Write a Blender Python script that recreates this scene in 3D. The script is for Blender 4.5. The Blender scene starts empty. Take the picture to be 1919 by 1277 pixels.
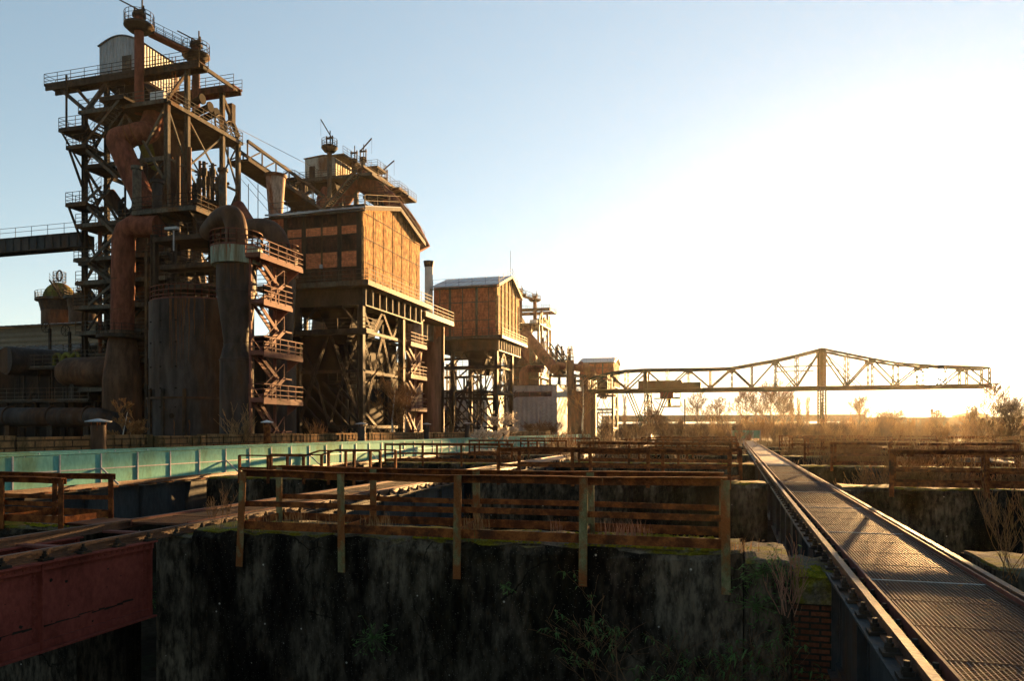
import bpy, math, random
import numpy as np
from mathutils import Vector, Matrix
R = math.radians
S = bpy.context.scene
COL = S.collection
# ------------------------------------------------------------------ camera
F, EYE, YAW, HZ = 1435.0, 1.62, math.atan(415 / 1435), 805.0
cth, sth = math.cos(YAW), math.sin(YAW)
cam = bpy.data.cameras.new('camera'); camo = bpy.data.objects.new('camera', cam); COL.objects.link(camo)
cam.sensor_width = 36; cam.lens = 36 * F / 1919; cam.shift_y = (HZ - 638.5) / 1919
cam.clip_start = .1; cam.clip_end = 6000
camo.location = (0, 0, EYE); camo.rotation_euler = (R(90), 0, YAW)
S.camera = camo
def ray(px, py):
    a, b = (px - 960) / F, (HZ - py) / F
    return Vector((cth * a - sth, sth * a + cth, b))
def at(px, py, X=None, Y=None, Z=None, D=None):
    """the point of the place seen at this photo pixel on a given plane"""
    d = ray(px, py)
    if X is not None: t = X / d.x
    elif Y is not None: t = Y / d.y
    elif Z is not None: t = (Z - EYE) / d.z
    else: t = D
    return Vector((0, 0, EYE)) + d * t
# ------------------------------------------------------------------ sky, sun, exposure
sd = ray(1752, 706).normalized()
SUN_EL, SUN_AZ = math.asin(sd.z), math.atan2(sd.x, sd.y)
w = bpy.data.worlds.new('World'); S.world = w; w.use_nodes = True
wn, wl = w.node_tree.nodes, w.node_tree.links
wn.clear()
sky = wn.new('ShaderNodeTexSky'); sky.sky_type = 'NISHITA'; sky.sun_disc = False
sky.sun_elevation = SUN_EL; sky.sun_rotation = SUN_AZ
sky.air_density = 1.0; sky.dust_density = 0.05; sky.ozone_density = 2.2; sky.altitude = 50
bg = wn.new('ShaderNodeBackground'); bg.inputs[1].default_value = 0.057
# the aureole of thin winter haze round the low sun: part of the sky, fixed in the world
geo = wn.new('ShaderNodeNewGeometry')
dot = wn.new('ShaderNodeVectorMath'); dot.operation = 'DOT_PRODUCT'
dot.inputs[1].default_value = (-sd.x, -sd.y, -sd.z)
wl.new(geo.outputs['Incoming'], dot.inputs[0])
def wmath(op, a, b):
    n = wn.new('ShaderNodeMath'); n.operation = op
    for i, v in enumerate((a, b)):
        if hasattr(v, 'is_linked'): wl.new(v, n.inputs[i])
        else: n.inputs[i].default_value = v
    return n.outputs[0]
mx = wmath('MAXIMUM', dot.outputs['Value'], 0.0)
def glow(power, col, strength):
    p = wmath('POWER', mx, power)
    b = wn.new('ShaderNodeBackground'); b.inputs[0].default_value = (*col, 1)
    wl.new(wmath('MULTIPLY', p, strength), b.inputs[1])
    return b.outputs[0]
def wadd(a, b):
    n = wn.new('ShaderNodeAddShader'); wl.new(a, n.inputs[0]); wl.new(b, n.inputs[1]); return n.outputs[0]
gam = wn.new('ShaderNodeGamma'); gam.inputs[1].default_value = .5     # thin haze evens the clear sky out
hsv = wn.new('ShaderNodeHueSaturation'); hsv.inputs['Saturation'].default_value = 1.15
wl.new(sky.outputs[0], gam.inputs[0]); wl.new(gam.outputs[0], hsv.inputs['Color']); wl.new(hsv.outputs[0], bg.inputs[0])
tot = bg.outputs[0]
for args in ((3.0, (1.0, .97, .93), .036), (40.0, (1.0, .80, .50), .06), (900.0, (1.0, .72, .34), .9), (40000.0, (1.0, .9, .7), 30.0)):
    tot = wadd(tot, glow(*args))
sep = wn.new('ShaderNodeSeparateXYZ'); wl.new(geo.outputs['Incoming'], sep.inputs[0])
up1 = wmath('ADD', sep.outputs[2], 1.0)                       # 1 at the horizon, 0 overhead
hb = wn.new('ShaderNodeBackground'); hb.inputs[0].default_value = (.93, 1.0, .98, 1)
wl.new(wmath('MULTIPLY', wmath('POWER', wmath('MINIMUM', up1, 1.0), 5.0), .046), hb.inputs[1])
tot = wadd(tot, hb.outputs[0])
out = wn.new('ShaderNodeOutputWorld'); wl.new(tot, out.inputs[0])
sl = bpy.data.lights.new('sun', 'SUN'); so = bpy.data.objects.new('sun', sl); COL.objects.link(so)
sl.energy = 5.0; sl.angle = R(.55); sl.color = (1.0, .56, .21)
so.rotation_euler = Vector((-sd.x, -sd.y, -sd.z)).to_track_quat('-Z', 'Y').to_euler()
so.location = (40, 150, 60)
S.view_settings.view_transform = 'Standard'; S.view_settings.look = 'None'
S.view_settings.exposure = 3.1; S.view_settings.gamma = 1.0
S.cycles.use_denoising = True
S.cycles.max_bounces = 5; S.cycles.diffuse_bounces = 3; S.cycles.glossy_bounces = 2
S.cycles.transparent_max_bounces = 8; S.cycles.volume_bounces = 0
# ------------------------------------------------------------------ materials
def mat(name, c1, c2, scale=1.0, rough=.8, c3=None, streak=1.0, amt3=.5, metal=0.0, bump=.0, brick=None, trans=0.0, fine=.3, spec=.05, corr=None, speck=None, fs=14):
    m = bpy.data.materials.new(name); m.use_nodes = True
    n, l = m.node_tree.nodes, m.node_tree.links
    b = n['Principled BSDF']; b.inputs['Roughness'].default_value = rough; b.inputs['Metallic'].default_value = metal
    b.inputs['Specular IOR Level'].default_value = spec
    g = n.new('ShaderNodeNewGeometry')
    mp = n.new('ShaderNodeMapping'); mp.inputs['Scale'].default_value = (1, 1, 1 / streak)
    l.new(g.outputs['Position'], mp.inputs[0])
    def noise(sc, det=6, off=0):
        t = n.new('ShaderNodeTexNoise'); t.inputs['Scale'].default_value = sc; t.inputs['Detail'].default_value = det
        t.inputs['Roughness'].default_value = .65
        if off:
            v = n.new('ShaderNodeVectorMath'); v.inputs[1].default_value = (off, off * 1.7, off * .3)
            l.new(mp.outputs[0], v.inputs[0]); l.new(v.outputs[0], t.inputs['Vector'])
        else: l.new(mp.outputs[0], t.inputs['Vector'])
        return t.outputs[0]
    def ramp(x, lo, hi):
        r = n.new('ShaderNodeMapRange'); r.inputs[1].default_value = lo; r.inputs[2].default_value = hi
        r.interpolation_type = 'SMOOTHSTEP'
        l.new(x, r.inputs[0]); return r.outputs[0]
    def mix(fac, a, bcol, blend='MIX'):
        x = n.new('ShaderNodeMix'); x.data_type = 'RGBA'; x.blend_type = blend
        for sock, v in ((x.inputs[0], fac), (x.inputs[6], a), (x.inputs[7], bcol)):
            if hasattr(v, 'is_linked'): l.new(v, sock)
            else: sock.default_value = v if isinstance(v, float) else (*v, 1)
        return x.outputs[2]
    col = mix(ramp(noise(scale), .36, .66), c1, c2)
    if brick:
        tc = n.new('ShaderNodeSeparateXYZ'); l.new(g.outputs['Position'], tc.inputs[0])
        ad = n.new('ShaderNodeMath'); l.new(tc.outputs[0], ad.inputs[0]); l.new(tc.outputs[1], ad.inputs[1])
        cb = n.new('ShaderNodeCombineXYZ'); l.new(ad.outputs[0], cb.inputs[0]); l.new(tc.outputs[2], cb.inputs[1])
        bt = n.new('ShaderNodeTexBrick'); l.new(cb.outputs[0], bt.inputs[0])
        bt.inputs['Scale'].default_value = brick[0]; bt.inputs['Mortar Size'].default_value = brick[1]
        bt.inputs['Brick Width'].default_value = .5; bt.inputs['Row Height'].default_value = .16
        l.new(col, bt.inputs['Color1']); dk = mix(.55, col, brick[2]); l.new(dk, bt.inputs['Color2'])
        bt.inputs['Mortar'].default_value = (*brick[3], 1)
        col = bt.outputs[0]
    if c3: col = mix(ramp(noise(scale * .55, 8, 7.3), .62 - amt3 * .25, .74 - amt3 * .2), col, c3)
    if fine:
        col = mix(fine, col, mix(ramp(noise(scale * fs, 3, 3.1), .3, .7), (.02, .02, .02), (1, 1, 1)), 'MULTIPLY')
    if speck:
        vo = n.new('ShaderNodeTexVoronoi'); vo.inputs['Scale'].default_value = 3.2; l.new(g.outputs['Position'], vo.inputs['Vector'])
        col = mix(ramp(vo.outputs['Distance'], .06, .035), col, speck)
        vo = n.new('ShaderNodeTexVoronoi'); vo.inputs['Scale'].default_value = 26; l.new(g.outputs['Position'], vo.inputs['Vector'])
        col = mix(ramp(vo.outputs['Distance'], .16, .08), col, tuple(c * .35 for c in speck))
        wob = n.new('ShaderNodeTexNoise'); wob.inputs['Scale'].default_value = 1.6; wob.inputs['Detail'].default_value = 5; l.new(g.outputs['Position'], wob.inputs['Vector'])
        wa = n.new('ShaderNodeMix'); wa.data_type = 'VECTOR'; wa.inputs[0].default_value = .35; l.new(g.outputs['Position'], wa.inputs[4]); l.new(wob.outputs['Color'], wa.inputs[5])
        vc = n.new('ShaderNodeTexVoronoi'); vc.feature = 'DISTANCE_TO_EDGE'; vc.inputs['Scale'].default_value = .95; l.new(wa.outputs[1], vc.inputs['Vector'])
        cm = n.new('ShaderNodeMath'); cm.operation = 'MULTIPLY'; l.new(ramp(vc.outputs['Distance'], .009, .001), cm.inputs[0]); l.new(ramp(noise(.9, 3, 4.4), .45, .6), cm.inputs[1])
        col = mix(cm.outputs[0], col, (.003, .003, .002))
    l.new(col, b.inputs['Base Color'])
    nrm = None
    if bump:
        bp = n.new('ShaderNodeBump'); bp.inputs['Strength'].default_value = bump; bp.inputs['Distance'].default_value = .05
        l.new(noise(scale * 6, 4, 1.9), bp.inputs['Height'])
        l.new(bp.outputs[0], b.inputs['Normal'])
    if corr:
        tc = n.new('ShaderNodeSeparateXYZ'); l.new(g.outputs['Position'], tc.inputs[0])
        ad = n.new('ShaderNodeMath'); l.new(tc.outputs[0], ad.inputs[0]); l.new(tc.outputs[1], ad.inputs[1])
        if corr < 0: src = tc.outputs[2]
        else: src = ad.outputs[0]
        ml = n.new('ShaderNodeMath'); ml.operation = 'MULTIPLY'; ml.inputs[1].default_value = abs(corr); l.new(src, ml.inputs[0])
        sn = n.new('ShaderNodeMath'); sn.operation = 'SINE'; l.new(ml.outputs[0], sn.inputs[0])
        bp = n.new('ShaderNodeBump'); bp.inputs['Strength'].default_value = .8; bp.inputs['Distance'].default_value = .06
        l.new(sn.outputs[0], bp.inputs['Height']); l.new(bp.outputs[0], b.inputs['Normal'])
    if trans:
        tr = n.new('ShaderNodeBsdfTranslucent'); l.new(col, tr.inputs[0])
        ms = n.new('ShaderNodeMixShader'); ms.inputs[0].default_value = trans
        l.new(b.outputs[0], ms.inputs[1]); l.new(tr.outputs[0], ms.inputs[2])
        l.new(ms.outputs[0], n['Material Output'].inputs[0])
    return m
M = {}
M['steel'] = mat('dark_weathered_steel', (0.0233, 0.019, 0.015), (0.0517, 0.0402, 0.0299), .7, .65, (0.0827, 0.0419, 0.0185), 2.5, .45, bump=.15, fine=.5, fs=5)
M['black'] = mat('soot_black_steel', (0.0054, 0.0044, 0.0036), (0.0151, 0.0109, 0.0081), .5, .75, (0.027, 0.0139, 0.0072), 2, .4, bump=.15)
M['greysteel'] = mat('grey_painted_steel', (0.0606, 0.0564, 0.0458), (0.1031, 0.092, 0.07), .9, .6, (0.0909, 0.0446, 0.019), 2, .5, bump=.1, fine=.5, fs=5)
M['bluesteel'] = mat('blue_grey_plate', (0.0232, 0.0266, 0.0289), (0.0462, 0.0506, 0.0508), .8, .6, (0.0594, 0.0316, 0.0173), 3, .35, bump=.25)
M['rustpipe'] = mat('rust_red_pipe', (0.1268, 0.0406, 0.0247), (0.2048, 0.0691, 0.0389), .5, .75, (0.0585, 0.026, 0.0164), 3, .4, bump=.12, fine=.5, fs=5)
M['tank'] = mat('dark_tank_plate', (0.0285, 0.024, 0.0221), (0.0551, 0.047, 0.042), .4, .6, (0.0712, 0.034, 0.0168), 3.5, .55, bump=.15, fine=.5, fs=5)
M['tankrust'] = mat('rusty_tank_plate', (0.0476, 0.0275, 0.0176), (0.0952, 0.0525, 0.0308), .45, .6, (0.154, 0.0537, 0.0198), 3.5, .5, bump=.15, fine=.5, fs=5)
M['pink'] = mat('red_primer_steel', (0.12, 0.043, 0.032), (0.16, 0.06, 0.045), 1.5, .65, (0.075, 0.03, 0.018), 1, .35)
M['rust'] = mat('orange_rust', (0.0781, 0.0224, 0.0079), (0.2341, 0.0758, 0.0191), 5.0, .85, (0.0468, 0.0185, 0.009), 1, .5, bump=.4, fine=.35)
M['rustgreen'] = mat('rusty_green_paint', (.11, .105, .045), (.19, .175, .085), 6.0, .85, (.17, .06, .018), 1.6, .95, bump=.4, fine=.3)
M['railtop'] = mat('crane_rail_steel', (0.072, 0.033, 0.0182), (0.1368, 0.06, 0.0286), 3.0, .62, (0.0432, 0.021, 0.0125), 1, .4, bump=.25, spec=.2)
M['grate'] = mat('rusty_grating', (0.0496, 0.0195, 0.0097), (0.084, 0.0312, 0.0142), 2.0, .6, (0.04, 0.0281, 0.021), 1, .4, spec=.12)
M['redgirder'] = mat('red_oxide_girder', (0.1744, 0.0403, 0.0287), (0.2206, 0.0533, 0.0378), 1.2, .6, (0.1026, 0.0242, 0.0167), 1.5, .5, bump=.35)
M['mint'] = mat('mint_green_mesh', (0.1064, 0.2822, 0.2419), (0.1344, 0.3226, 0.2707), .8, .85, (.10, .20, .13), 2.5, .6, fine=.25)
M['palesteel'] = mat('galvanised_steel', (0.252, 0.273, 0.287), (0.336, 0.35, 0.35), 1.5, .45)
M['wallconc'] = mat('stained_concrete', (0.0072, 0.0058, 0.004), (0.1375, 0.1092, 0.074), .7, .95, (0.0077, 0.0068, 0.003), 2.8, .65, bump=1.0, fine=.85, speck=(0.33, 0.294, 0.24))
M['browntank'] = mat('brown_tank_plate', (0.119, 0.0625, 0.0391), (0.182, 0.1025, 0.0667), .5, .6, (0.084, 0.0375, 0.0207), 8, .6, bump=.1, fine=.5, fs=5)
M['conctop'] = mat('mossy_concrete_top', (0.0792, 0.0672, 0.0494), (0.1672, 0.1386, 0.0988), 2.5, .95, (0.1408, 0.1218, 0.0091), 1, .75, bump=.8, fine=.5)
M['moss'] = mat('yellow_moss', (.15, .16, .008), (.36, .31, .015), 9, .95, bump=1.0, fine=.6)
M['brickdark'] = mat('dark_old_brick', (0.105, 0.0336, 0.0164), (0.1785, 0.063, 0.0309), 2.0, .9, (0.021, 0.0147, 0.01), 1, .8, bump=.5, brick=(2.1, .03, (0.042, 0.0189, 0.0109), (0.0263, 0.0221, 0.0164)))
M['brick'] = mat('red_brown_brick', (0.4502, 0.1206, 0.0498), (0.6217, 0.1632, 0.0644), 1.2, .9, (0.2572, 0.0781, 0.0363), 2, .5, bump=.2, fine=.55, fs=3.2, brick=(1.0, .02, (0.3216, 0.0781, 0.0311), (0.2787, 0.1206, 0.0623)))
M['brickpanel'] = mat('orange_brick_panel', (0.6395, 0.1896, 0.0746), (0.7308, 0.2175, 0.0848), 1.0, .9, bump=.2, fine=.55, fs=3.2, brick=(1.0, .02, (0.4385, 0.1193, 0.0449), (0.402, 0.1684, 0.0797)))
M['bricksoot'] = mat('sooty_brick', (0.0437, 0.0264, 0.0192), (0.1498, 0.0581, 0.0336), 1.5, .95, (0.025, 0.0179, 0.0144), 2, .7, bump=.2, fine=.55, fs=3.2, brick=(1.0, .02, (0.0499, 0.0211, 0.0144), (0.0499, 0.0317, 0.024)))
M['brickgable'] = mat('sunlit_gable_brick', (0.5789, 0.3091, 0.1128), (0.6884, 0.3822, 0.1427), 1.2, .9, (0.4381, 0.2197, 0.0826), 2, .5, bump=.4, fine=.8, fs=3.2, brick=(1.0, .02, (0.4224, 0.1953, 0.0674), (0.3441, 0.2279, 0.1201)))  # gable copy of the brick, with golden sunlight put into its colour
M['parapet'] = mat('mossy_old_wall', (0.1365, 0.0761, 0.0345), (0.252, 0.1413, 0.0604), 1.2, .95, (0.0525, 0.039, 0.0172), 1.5, .6, bump=.6, brick=(.55, .02, (0.126, 0.0731, 0.0345), (0.0525, 0.0342, 0.019)))
M['roof'] = mat('zinc_roof', (0.231, 0.245, 0.259), (0.315, 0.329, 0.343), .8, .35, (0.168, 0.161, 0.154), 1, .4, spec=.3)
M['palehouse'] = mat('pale_corrugated', (0.2587, 0.276, 0.2846), (0.3277, 0.3364, 0.3364), .6, .5, (0.207, 0.1725, 0.1466), 6, .35, corr=16)
M['peeling'] = mat('peeling_grey_sheet', (0.2925, 0.2812, 0.2329), (0.3705, 0.3515, 0.2932), .8, .7, (0.1658, 0.0844, 0.0431), 2, .55, corr=9)
M['shed'] = mat('grey_profiled_sheet', (0.228, 0.2379, 0.2242), (0.285, 0.2964, 0.2755), .4, .65, corr=7)
M['slat'] = mat('slatted_cladding', (0.135, 0.1092, 0.0756), (0.171, 0.1386, 0.0936), .5, .6, corr=-9)
M['stack'] = mat('rust_streaked_stack', (0.273, 0.2016, 0.154), (0.364, 0.2772, 0.2156), 1.2, .75, (0.2184, 0.0756, 0.0308), 4, .75, fine=.5, fs=5)
M['chimney'] = mat('pale_chimney', (0.504, 0.444, 0.372), (0.6, 0.54, 0.456), 1.0, .8)
M['mintdrip'] = mat('mint_drip_paint', (0.09, 0.075, 0.045), (0.15, 0.1125, 0.06), 1.3, .7, (0.285, 0.36, 0.285), 9, .9)
M['crane'] = mat('grey_green_crane', (0.0324, 0.0363, 0.0191), (0.0513, 0.0518, 0.0276), .8, .6, (0.054, 0.0311, 0.0127), 1, .35)
M['yellow'] = mat('yellow_paint', (.60, .42, .02), (.65, .46, .03), 1, .5)
M['glass'] = mat('dark_glass', (.02, .025, .03), (.03, .035, .04), 1, .1, spec=.5)
M['white'] = mat('white_paint', (0.525, 0.518, 0.49), (0.56, 0.553, 0.532), 1, .6)
M['dome'] = mat('mossy_dome', (0.078, 0.0806, 0.0144), (0.143, 0.13, 0.0264), .5, .8, (0.0975, 0.0455, 0.018), 1, .5)
M['earth'] = mat('dark_earth', (0.012, 0.0096, 0.0066), (0.033, 0.0252, 0.0156), .35, 1.0, (0.021, 0.024, 0.009), 1, .5, bump=1.0, fine=.5)
M['grassland'] = mat('winter_ground', (0.08, 0.06, 0.032), (0.136, 0.1, 0.048), .08, 1.0, (0.064, 0.06, 0.024), 1, .5, bump=.5)
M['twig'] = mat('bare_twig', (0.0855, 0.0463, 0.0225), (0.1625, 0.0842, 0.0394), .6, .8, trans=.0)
M['twiggold'] = mat('backlit_gold_twig', (.17, .085, .032), (.28, .145, .055), .6, .8, trans=.2)  # brighter twig copy, the low sun's golden backlight put into its colour
M['bark'] = mat('brown_bark', (.075, .055, .04), (.13, .095, .065), 3, .9, bump=.4)
M['birch'] = mat('pale_birch_bark', (.38, .35, .30), (.5, .46, .40), 3, .8, (.05, .045, .04), 1, .3)
M['leaf'] = mat('green_leaf', (.05, .10, .025), (.10, .16, .05), 4, .6, trans=.3)
M['straw'] = mat('dry_straw', (.26, .14, .06), (.42, .25, .11), 4, .8, trans=.35)
M['redstem'] = mat('reddish_stem', (.24, .11, .07), (.33, .17, .10), 4, .8, trans=.1)
M['fluff'] = mat('pale_seed_fluff', (.46, .38, .28), (.6, .5, .38), 4, .9, trans=.4)
M['viaduct'] = mat('far_dark_wall', (.07, .06, .05), (.11, .095, .08), .1, .9)
M['rustrun'] = mat('rust_run', (.085, .036, .016), (.14, .062, .026), 1.5, .85, (.05, .024, .014), 5, .5, fine=.4)
M['deadleaf'] = mat('dead_leaf', (.14, .07, .03), (.26, .14, .055), 8, .9)
M['cable'] = mat('thin_cable', (.05, .05, .05), (.07, .07, .07), 1, .7)
# ------------------------------------------------------------------ mesh builder
ORG = {}
class MB:
    def __init__(s): s.v, s.f, s.sm = [], [], []
    def add(s, vs, fs, smooth=False):
        o = len(s.v); s.v.extend([tuple(v) for v in vs])
        for f in fs: s.f.append(tuple(i + o for i in f)); s.sm.append(smooth)
        return s
    def box(s, x0, x1, y0, y1, z0, z1):
        vs = [(x, y, z) for z in (z0, z1) for y in (y0, y1) for x in (x0, x1)]
        return s.add(vs, [(0, 2, 3, 1), (4, 5, 7, 6), (0, 1, 5, 4), (2, 6, 7, 3), (0, 4, 6, 2), (1, 3, 7, 5)])
    def bar(s, p, q, w=.1, h=None):
        p, q = Vector(p), Vector(q); h = h or w
        d = q - p
        if d.length < 1e-6: return s
        d.normalize()
        u = Vector((0, 0, 1)) if abs(d.z) < .95 else Vector((0, 1, 0))
        a = d.cross(u).normalized(); b = a.cross(d).normalized()
        a = a * (w / 2); b = b * (h / 2)
        vs = [c + e for c in (p, q) for e in (-a - b, a - b, a + b, -a + b)]
        return s.add(vs, [(0, 1, 2, 3), (4, 7, 6, 5), (0, 4, 5, 1), (1, 5, 6, 2), (2, 6, 7, 3), (3, 7, 4, 0)])
    def hbeam(s, p, q, w=.4, t=.06):
        """built-up column: two channels joined by lacing"""
        p, q = Vector(p), Vector(q); d = (q - p).normalized()
        u = Vector((0, 0, 1)) if abs(d.z) < .95 else Vector((0, 1, 0))
        a = d.cross(u).normalized(); b = a.cross(d).normalized()
        for k in (-1, 1): s.bar(p + a * k * w / 2, q + a * k * w / 2, t if abs(d.z) < .95 else t, w if abs(d.z) < .95 else w)
        s.bar(p, q, w * .96, t)
        return s
    def lattice(s, p, q, w=.5, t=.1, step=1.0):
        p, q = Vector(p), Vector(q); d = (q - p); L = d.length; d.normalize()
        u = Vector((0, 0, 1)) if abs(d.z) < .95 else Vector((0, 1, 0))
        a = d.cross(u).normalized(); b = a.cross(d).normalized()
        cs = [(a * i + b * j) * w / 2 for i, j in ((-1, -1), (1, -1), (1, 1), (-1, 1))]
        for c in cs: s.bar(p + c, q + c, t)
        n = max(1, int(L / step))
        for i in range(n):
            for k in range(4):
                c0, c1 = cs[k], cs[(k + 1) % 4]
                if i % 2: c0, c1 = c1, c0
                s.bar(p + d * L * i / n + c0, p + d * L * (i + 1) / n + c1, t * .5)
        return s
    def tube(s, pts, r, n=8, caps=True, closed=False):
        pts = [Vector(p) for p in pts]; m = len(pts)
        rs = r if isinstance(r, (list, tuple)) else [r] * m
        vs, prev = [], None
        for i, p in enumerate(pts):
            if closed: d = pts[(i + 1) % m] - pts[i - 1]
            else: d = pts[min(i + 1, m - 1)] - pts[max(i - 1, 0)]
            if d.length < 1e-9: d = Vector((0, 0, 1))
            d.normalize()
            if prev is None:
                u = Vector((0, 0, 1)) if abs(d.z) < .9 else Vector((1, 0, 0)); a = d.cross(u).normalized()
            else: a = (prev - d * prev.dot(d)).normalized()
            prev = a; b = d.cross(a)
            vs += [p + (a * math.cos(t) + b * math.sin(t)) * rs[i] for t in (2 * math.pi * k / n for k in range(n))]
        fs = [(i * n + k, i * n + (k + 1) % n, ((i + 1) % m) * n + (k + 1) % n, ((i + 1) % m) * n + k) for i in range(m if closed else m - 1) for k in range(n)]
        s.add(vs, fs, n > 5)
        if caps and not closed: s.add(vs[:n], [tuple(range(n))[::-1]]); s.add(vs[-n:], [tuple(range(n))])
        return s
    def lathe(s, c, prof, n=32, cap=True):
        """separate smooth band per profile step, so the corners stay crisp"""
        cx, cy = c[0], c[1]
        ring = lambda z, r: [(cx + r * math.cos(2 * math.pi * k / n), cy + r * math.sin(2 * math.pi * k / n), z) for k in range(n)]
        for (z0, r0), (z1, r1) in zip(prof, prof[1:]):
            s.add(ring(z0, r0) + ring(z1, r1), [(k, (k + 1) % n, n + (k + 1) % n, n + k) for k in range(n)], True)
        if cap:
            s.add(ring(*prof[0]), [tuple(range(n))[::-1]]); s.add(ring(*prof[-1]), [tuple(range(n))])
        return s
    def poly(s, pts, d):
        """flat outline pts extruded by vector d"""
        n = len(pts); pts = [Vector(p) for p in pts]; d = Vector(d)
        vs = pts + [p + d for p in pts]
        return s.add(vs, [tuple(range(n))[::-1], tuple(range(n, 2 * n))] + [(i, (i + 1) % n, n + (i + 1) % n, n + i) for i in range(n)])
    def rail(s, pts, h=1.0, step=1.5, t=.045, levels=(1.0, .66, .33), toe=True, closed=False, post=None):
        t *= .72; pts = [Vector(p) for p in pts]
        segs = list(zip(pts, pts[1:])) + ([(pts[-1], pts[0])] if closed else [])
        for a, b in segs:
            for f in levels: s.bar(a + Vector((0, 0, h * f)), b + Vector((0, 0, h * f)), t)
            if toe: s.bar(a + Vector((0, 0, .07)), b + Vector((0, 0, .07)), .02, .13)
            n = max(1, round((b - a).length / step))
            for i in range(n + 1):
                p = a.lerp(b, i / n); s.bar(p, p + Vector((0, 0, h)), post or t)
        return s
    def ringrail(s, c, r, z, h=1.0, n=20, a0=0, a1=360, t=.045):
        pts = [(c[0] + r * math.cos(R(a0 + (a1 - a0) * k / n)), c[1] + r * math.sin(R(a0 + (a1 - a0) * k / n)), z) for k in range(n + 1)]
        return s.rail(pts, h, 99, t)
    def stair(s, p, q, side, w=.9, n=None, hand=True):
        p, q, side = Vector(p), Vector(q), Vector(side).normalized()
        n = n or max(3, int(abs(q.z - p.z) / .24))
        for k in (0, 1): s.bar(p + side * w * k, q + side * w * k, .07, .26)
        for i in range(1, n):
            c = p.lerp(q, i / n); run = Vector((q.x - p.x, q.y - p.y, 0)).normalized() * .13
            s.add([c - run, c + run, c + run + side * w, c - run + side * w, c - run + Vector((0, 0, .04)), c + run + Vector((0, 0, .04)), c + run + side * w + Vector((0, 0, .04)), c - run + side * w + Vector((0, 0, .04))],
                  [(0, 3, 2, 1), (4, 5, 6, 7), (0, 1, 5, 4), (1, 2, 6, 5), (2, 3, 7, 6), (3, 0, 4, 7)])
        if hand:
            for k in (0, 1):
                a, b = p + side * w * k, q + side * w * k
                for hh in (.5, 1.0): s.bar(a + Vector((0, 0, hh)), b + Vector((0, 0, hh)), .032)
                for i in range(0, 4): c = a.lerp(b, i / 3); s.bar(c, c + Vector((0, 0, 1)), .032)
        return s
    def build(s, name, m, parent=None, label=None):
        me = bpy.data.meshes.new(name)
        o = ORG.get(parent.name, Vector((0, 0, 0))) if parent else Vector((0, 0, 0))
        me.from_pydata([(v[0] - o.x, v[1] - o.y, v[2] - o.z) for v in s.v], [], s.f)
        me.polygons.foreach_set('use_smooth', s.sm); me.update()
        me.materials.append(M[m] if isinstance(m, str) else m)
        ob = bpy.data.objects.new(name, me); COL.objects.link(ob)
        if parent: ob.parent = parent; ORG[ob.name] = o
        if label: ob['label'] = label
        return ob
def tag(o, label, cat, group=None, kind=None):
    o['label'] = label; o['category'] = cat
    if group: o['group'] = group
    if kind: o['kind'] = kind
    return o
def thing(name, label, cat, loc=(0, 0, 0), group=None):
    o = bpy.data.objects.new(name, None); COL.objects.link(o); o.location = loc; o.empty_display_size = .3
    ORG[o.name] = Vector(loc)
    return tag(o, label, cat, group)
def struct(o, label=None):
    o['kind'] = 'structure'
    if label: o['label'] = label
    return o
def clone(o, parent=None, loc=None):
    c = o.copy(); COL.objects.link(c)
    if parent: c.parent = parent
    if loc is not None: c.location = loc
    for ch in o.children: clone(ch, c)
    return c
V = Vector
# ================================================================== SETTING
PX0, PX1, PY0, PY1 = -26.2, 30.0, -14.0, 96.0      # the sunken bunker field
FLOOR, PLAIN = -5.2, -.6
def ground():
    xs = [-2500, -400, -120, -60] + [PX0] + list(np.linspace(PX0 + .01, PX1 - .01, 40)) + [PX1] + [60, 120, 300, 900, 2500]
    ys = [-300, -60, PY0] + list(np.linspace(PY0 + .01, PY1 - .01, 70)) + [PY1, 130, 180, 300, 600, 1500, 4500]
    rnd = random.Random(3)
    vs = []
    for y in ys:
        for x in xs:
            inn = PX0 < x < PX1 and PY0 < y < PY1
            z = PLAIN
            if inn:
                # heaps of soil and rubble against the cross walls
                k = ((y - 10.5) % 13.8) / 13.8
                z = FLOOR + .9 * max(0, abs(k - .5) * 2 - .35) + rnd.uniform(-.12, .12)
                if y > 60: z += min(1, (y - 60) / 15) * 2.6
            vs.append((x, y, z))
    nx = len(xs)
    fs = [(j * nx + i, j * nx + i + 1, (j + 1) * nx + i + 1, (j + 1) * nx + i) for j in range(len(ys) - 1) for i in range(nx - 1)]
    me = bpy.data.meshes.new('ground'); me.from_pydata(vs, [], fs)
    me.materials.append(M['grassland']); me.materials.append(M['earth'])
    for p in me.polygons:
        c = p.center
        if PX0 < c.x < PX1 and PY0 < c.y < PY1: p.material_index = 1
    o = bpy.data.objects.new('ground', me); COL.objects.link(o); struct(o)
ground()

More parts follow.
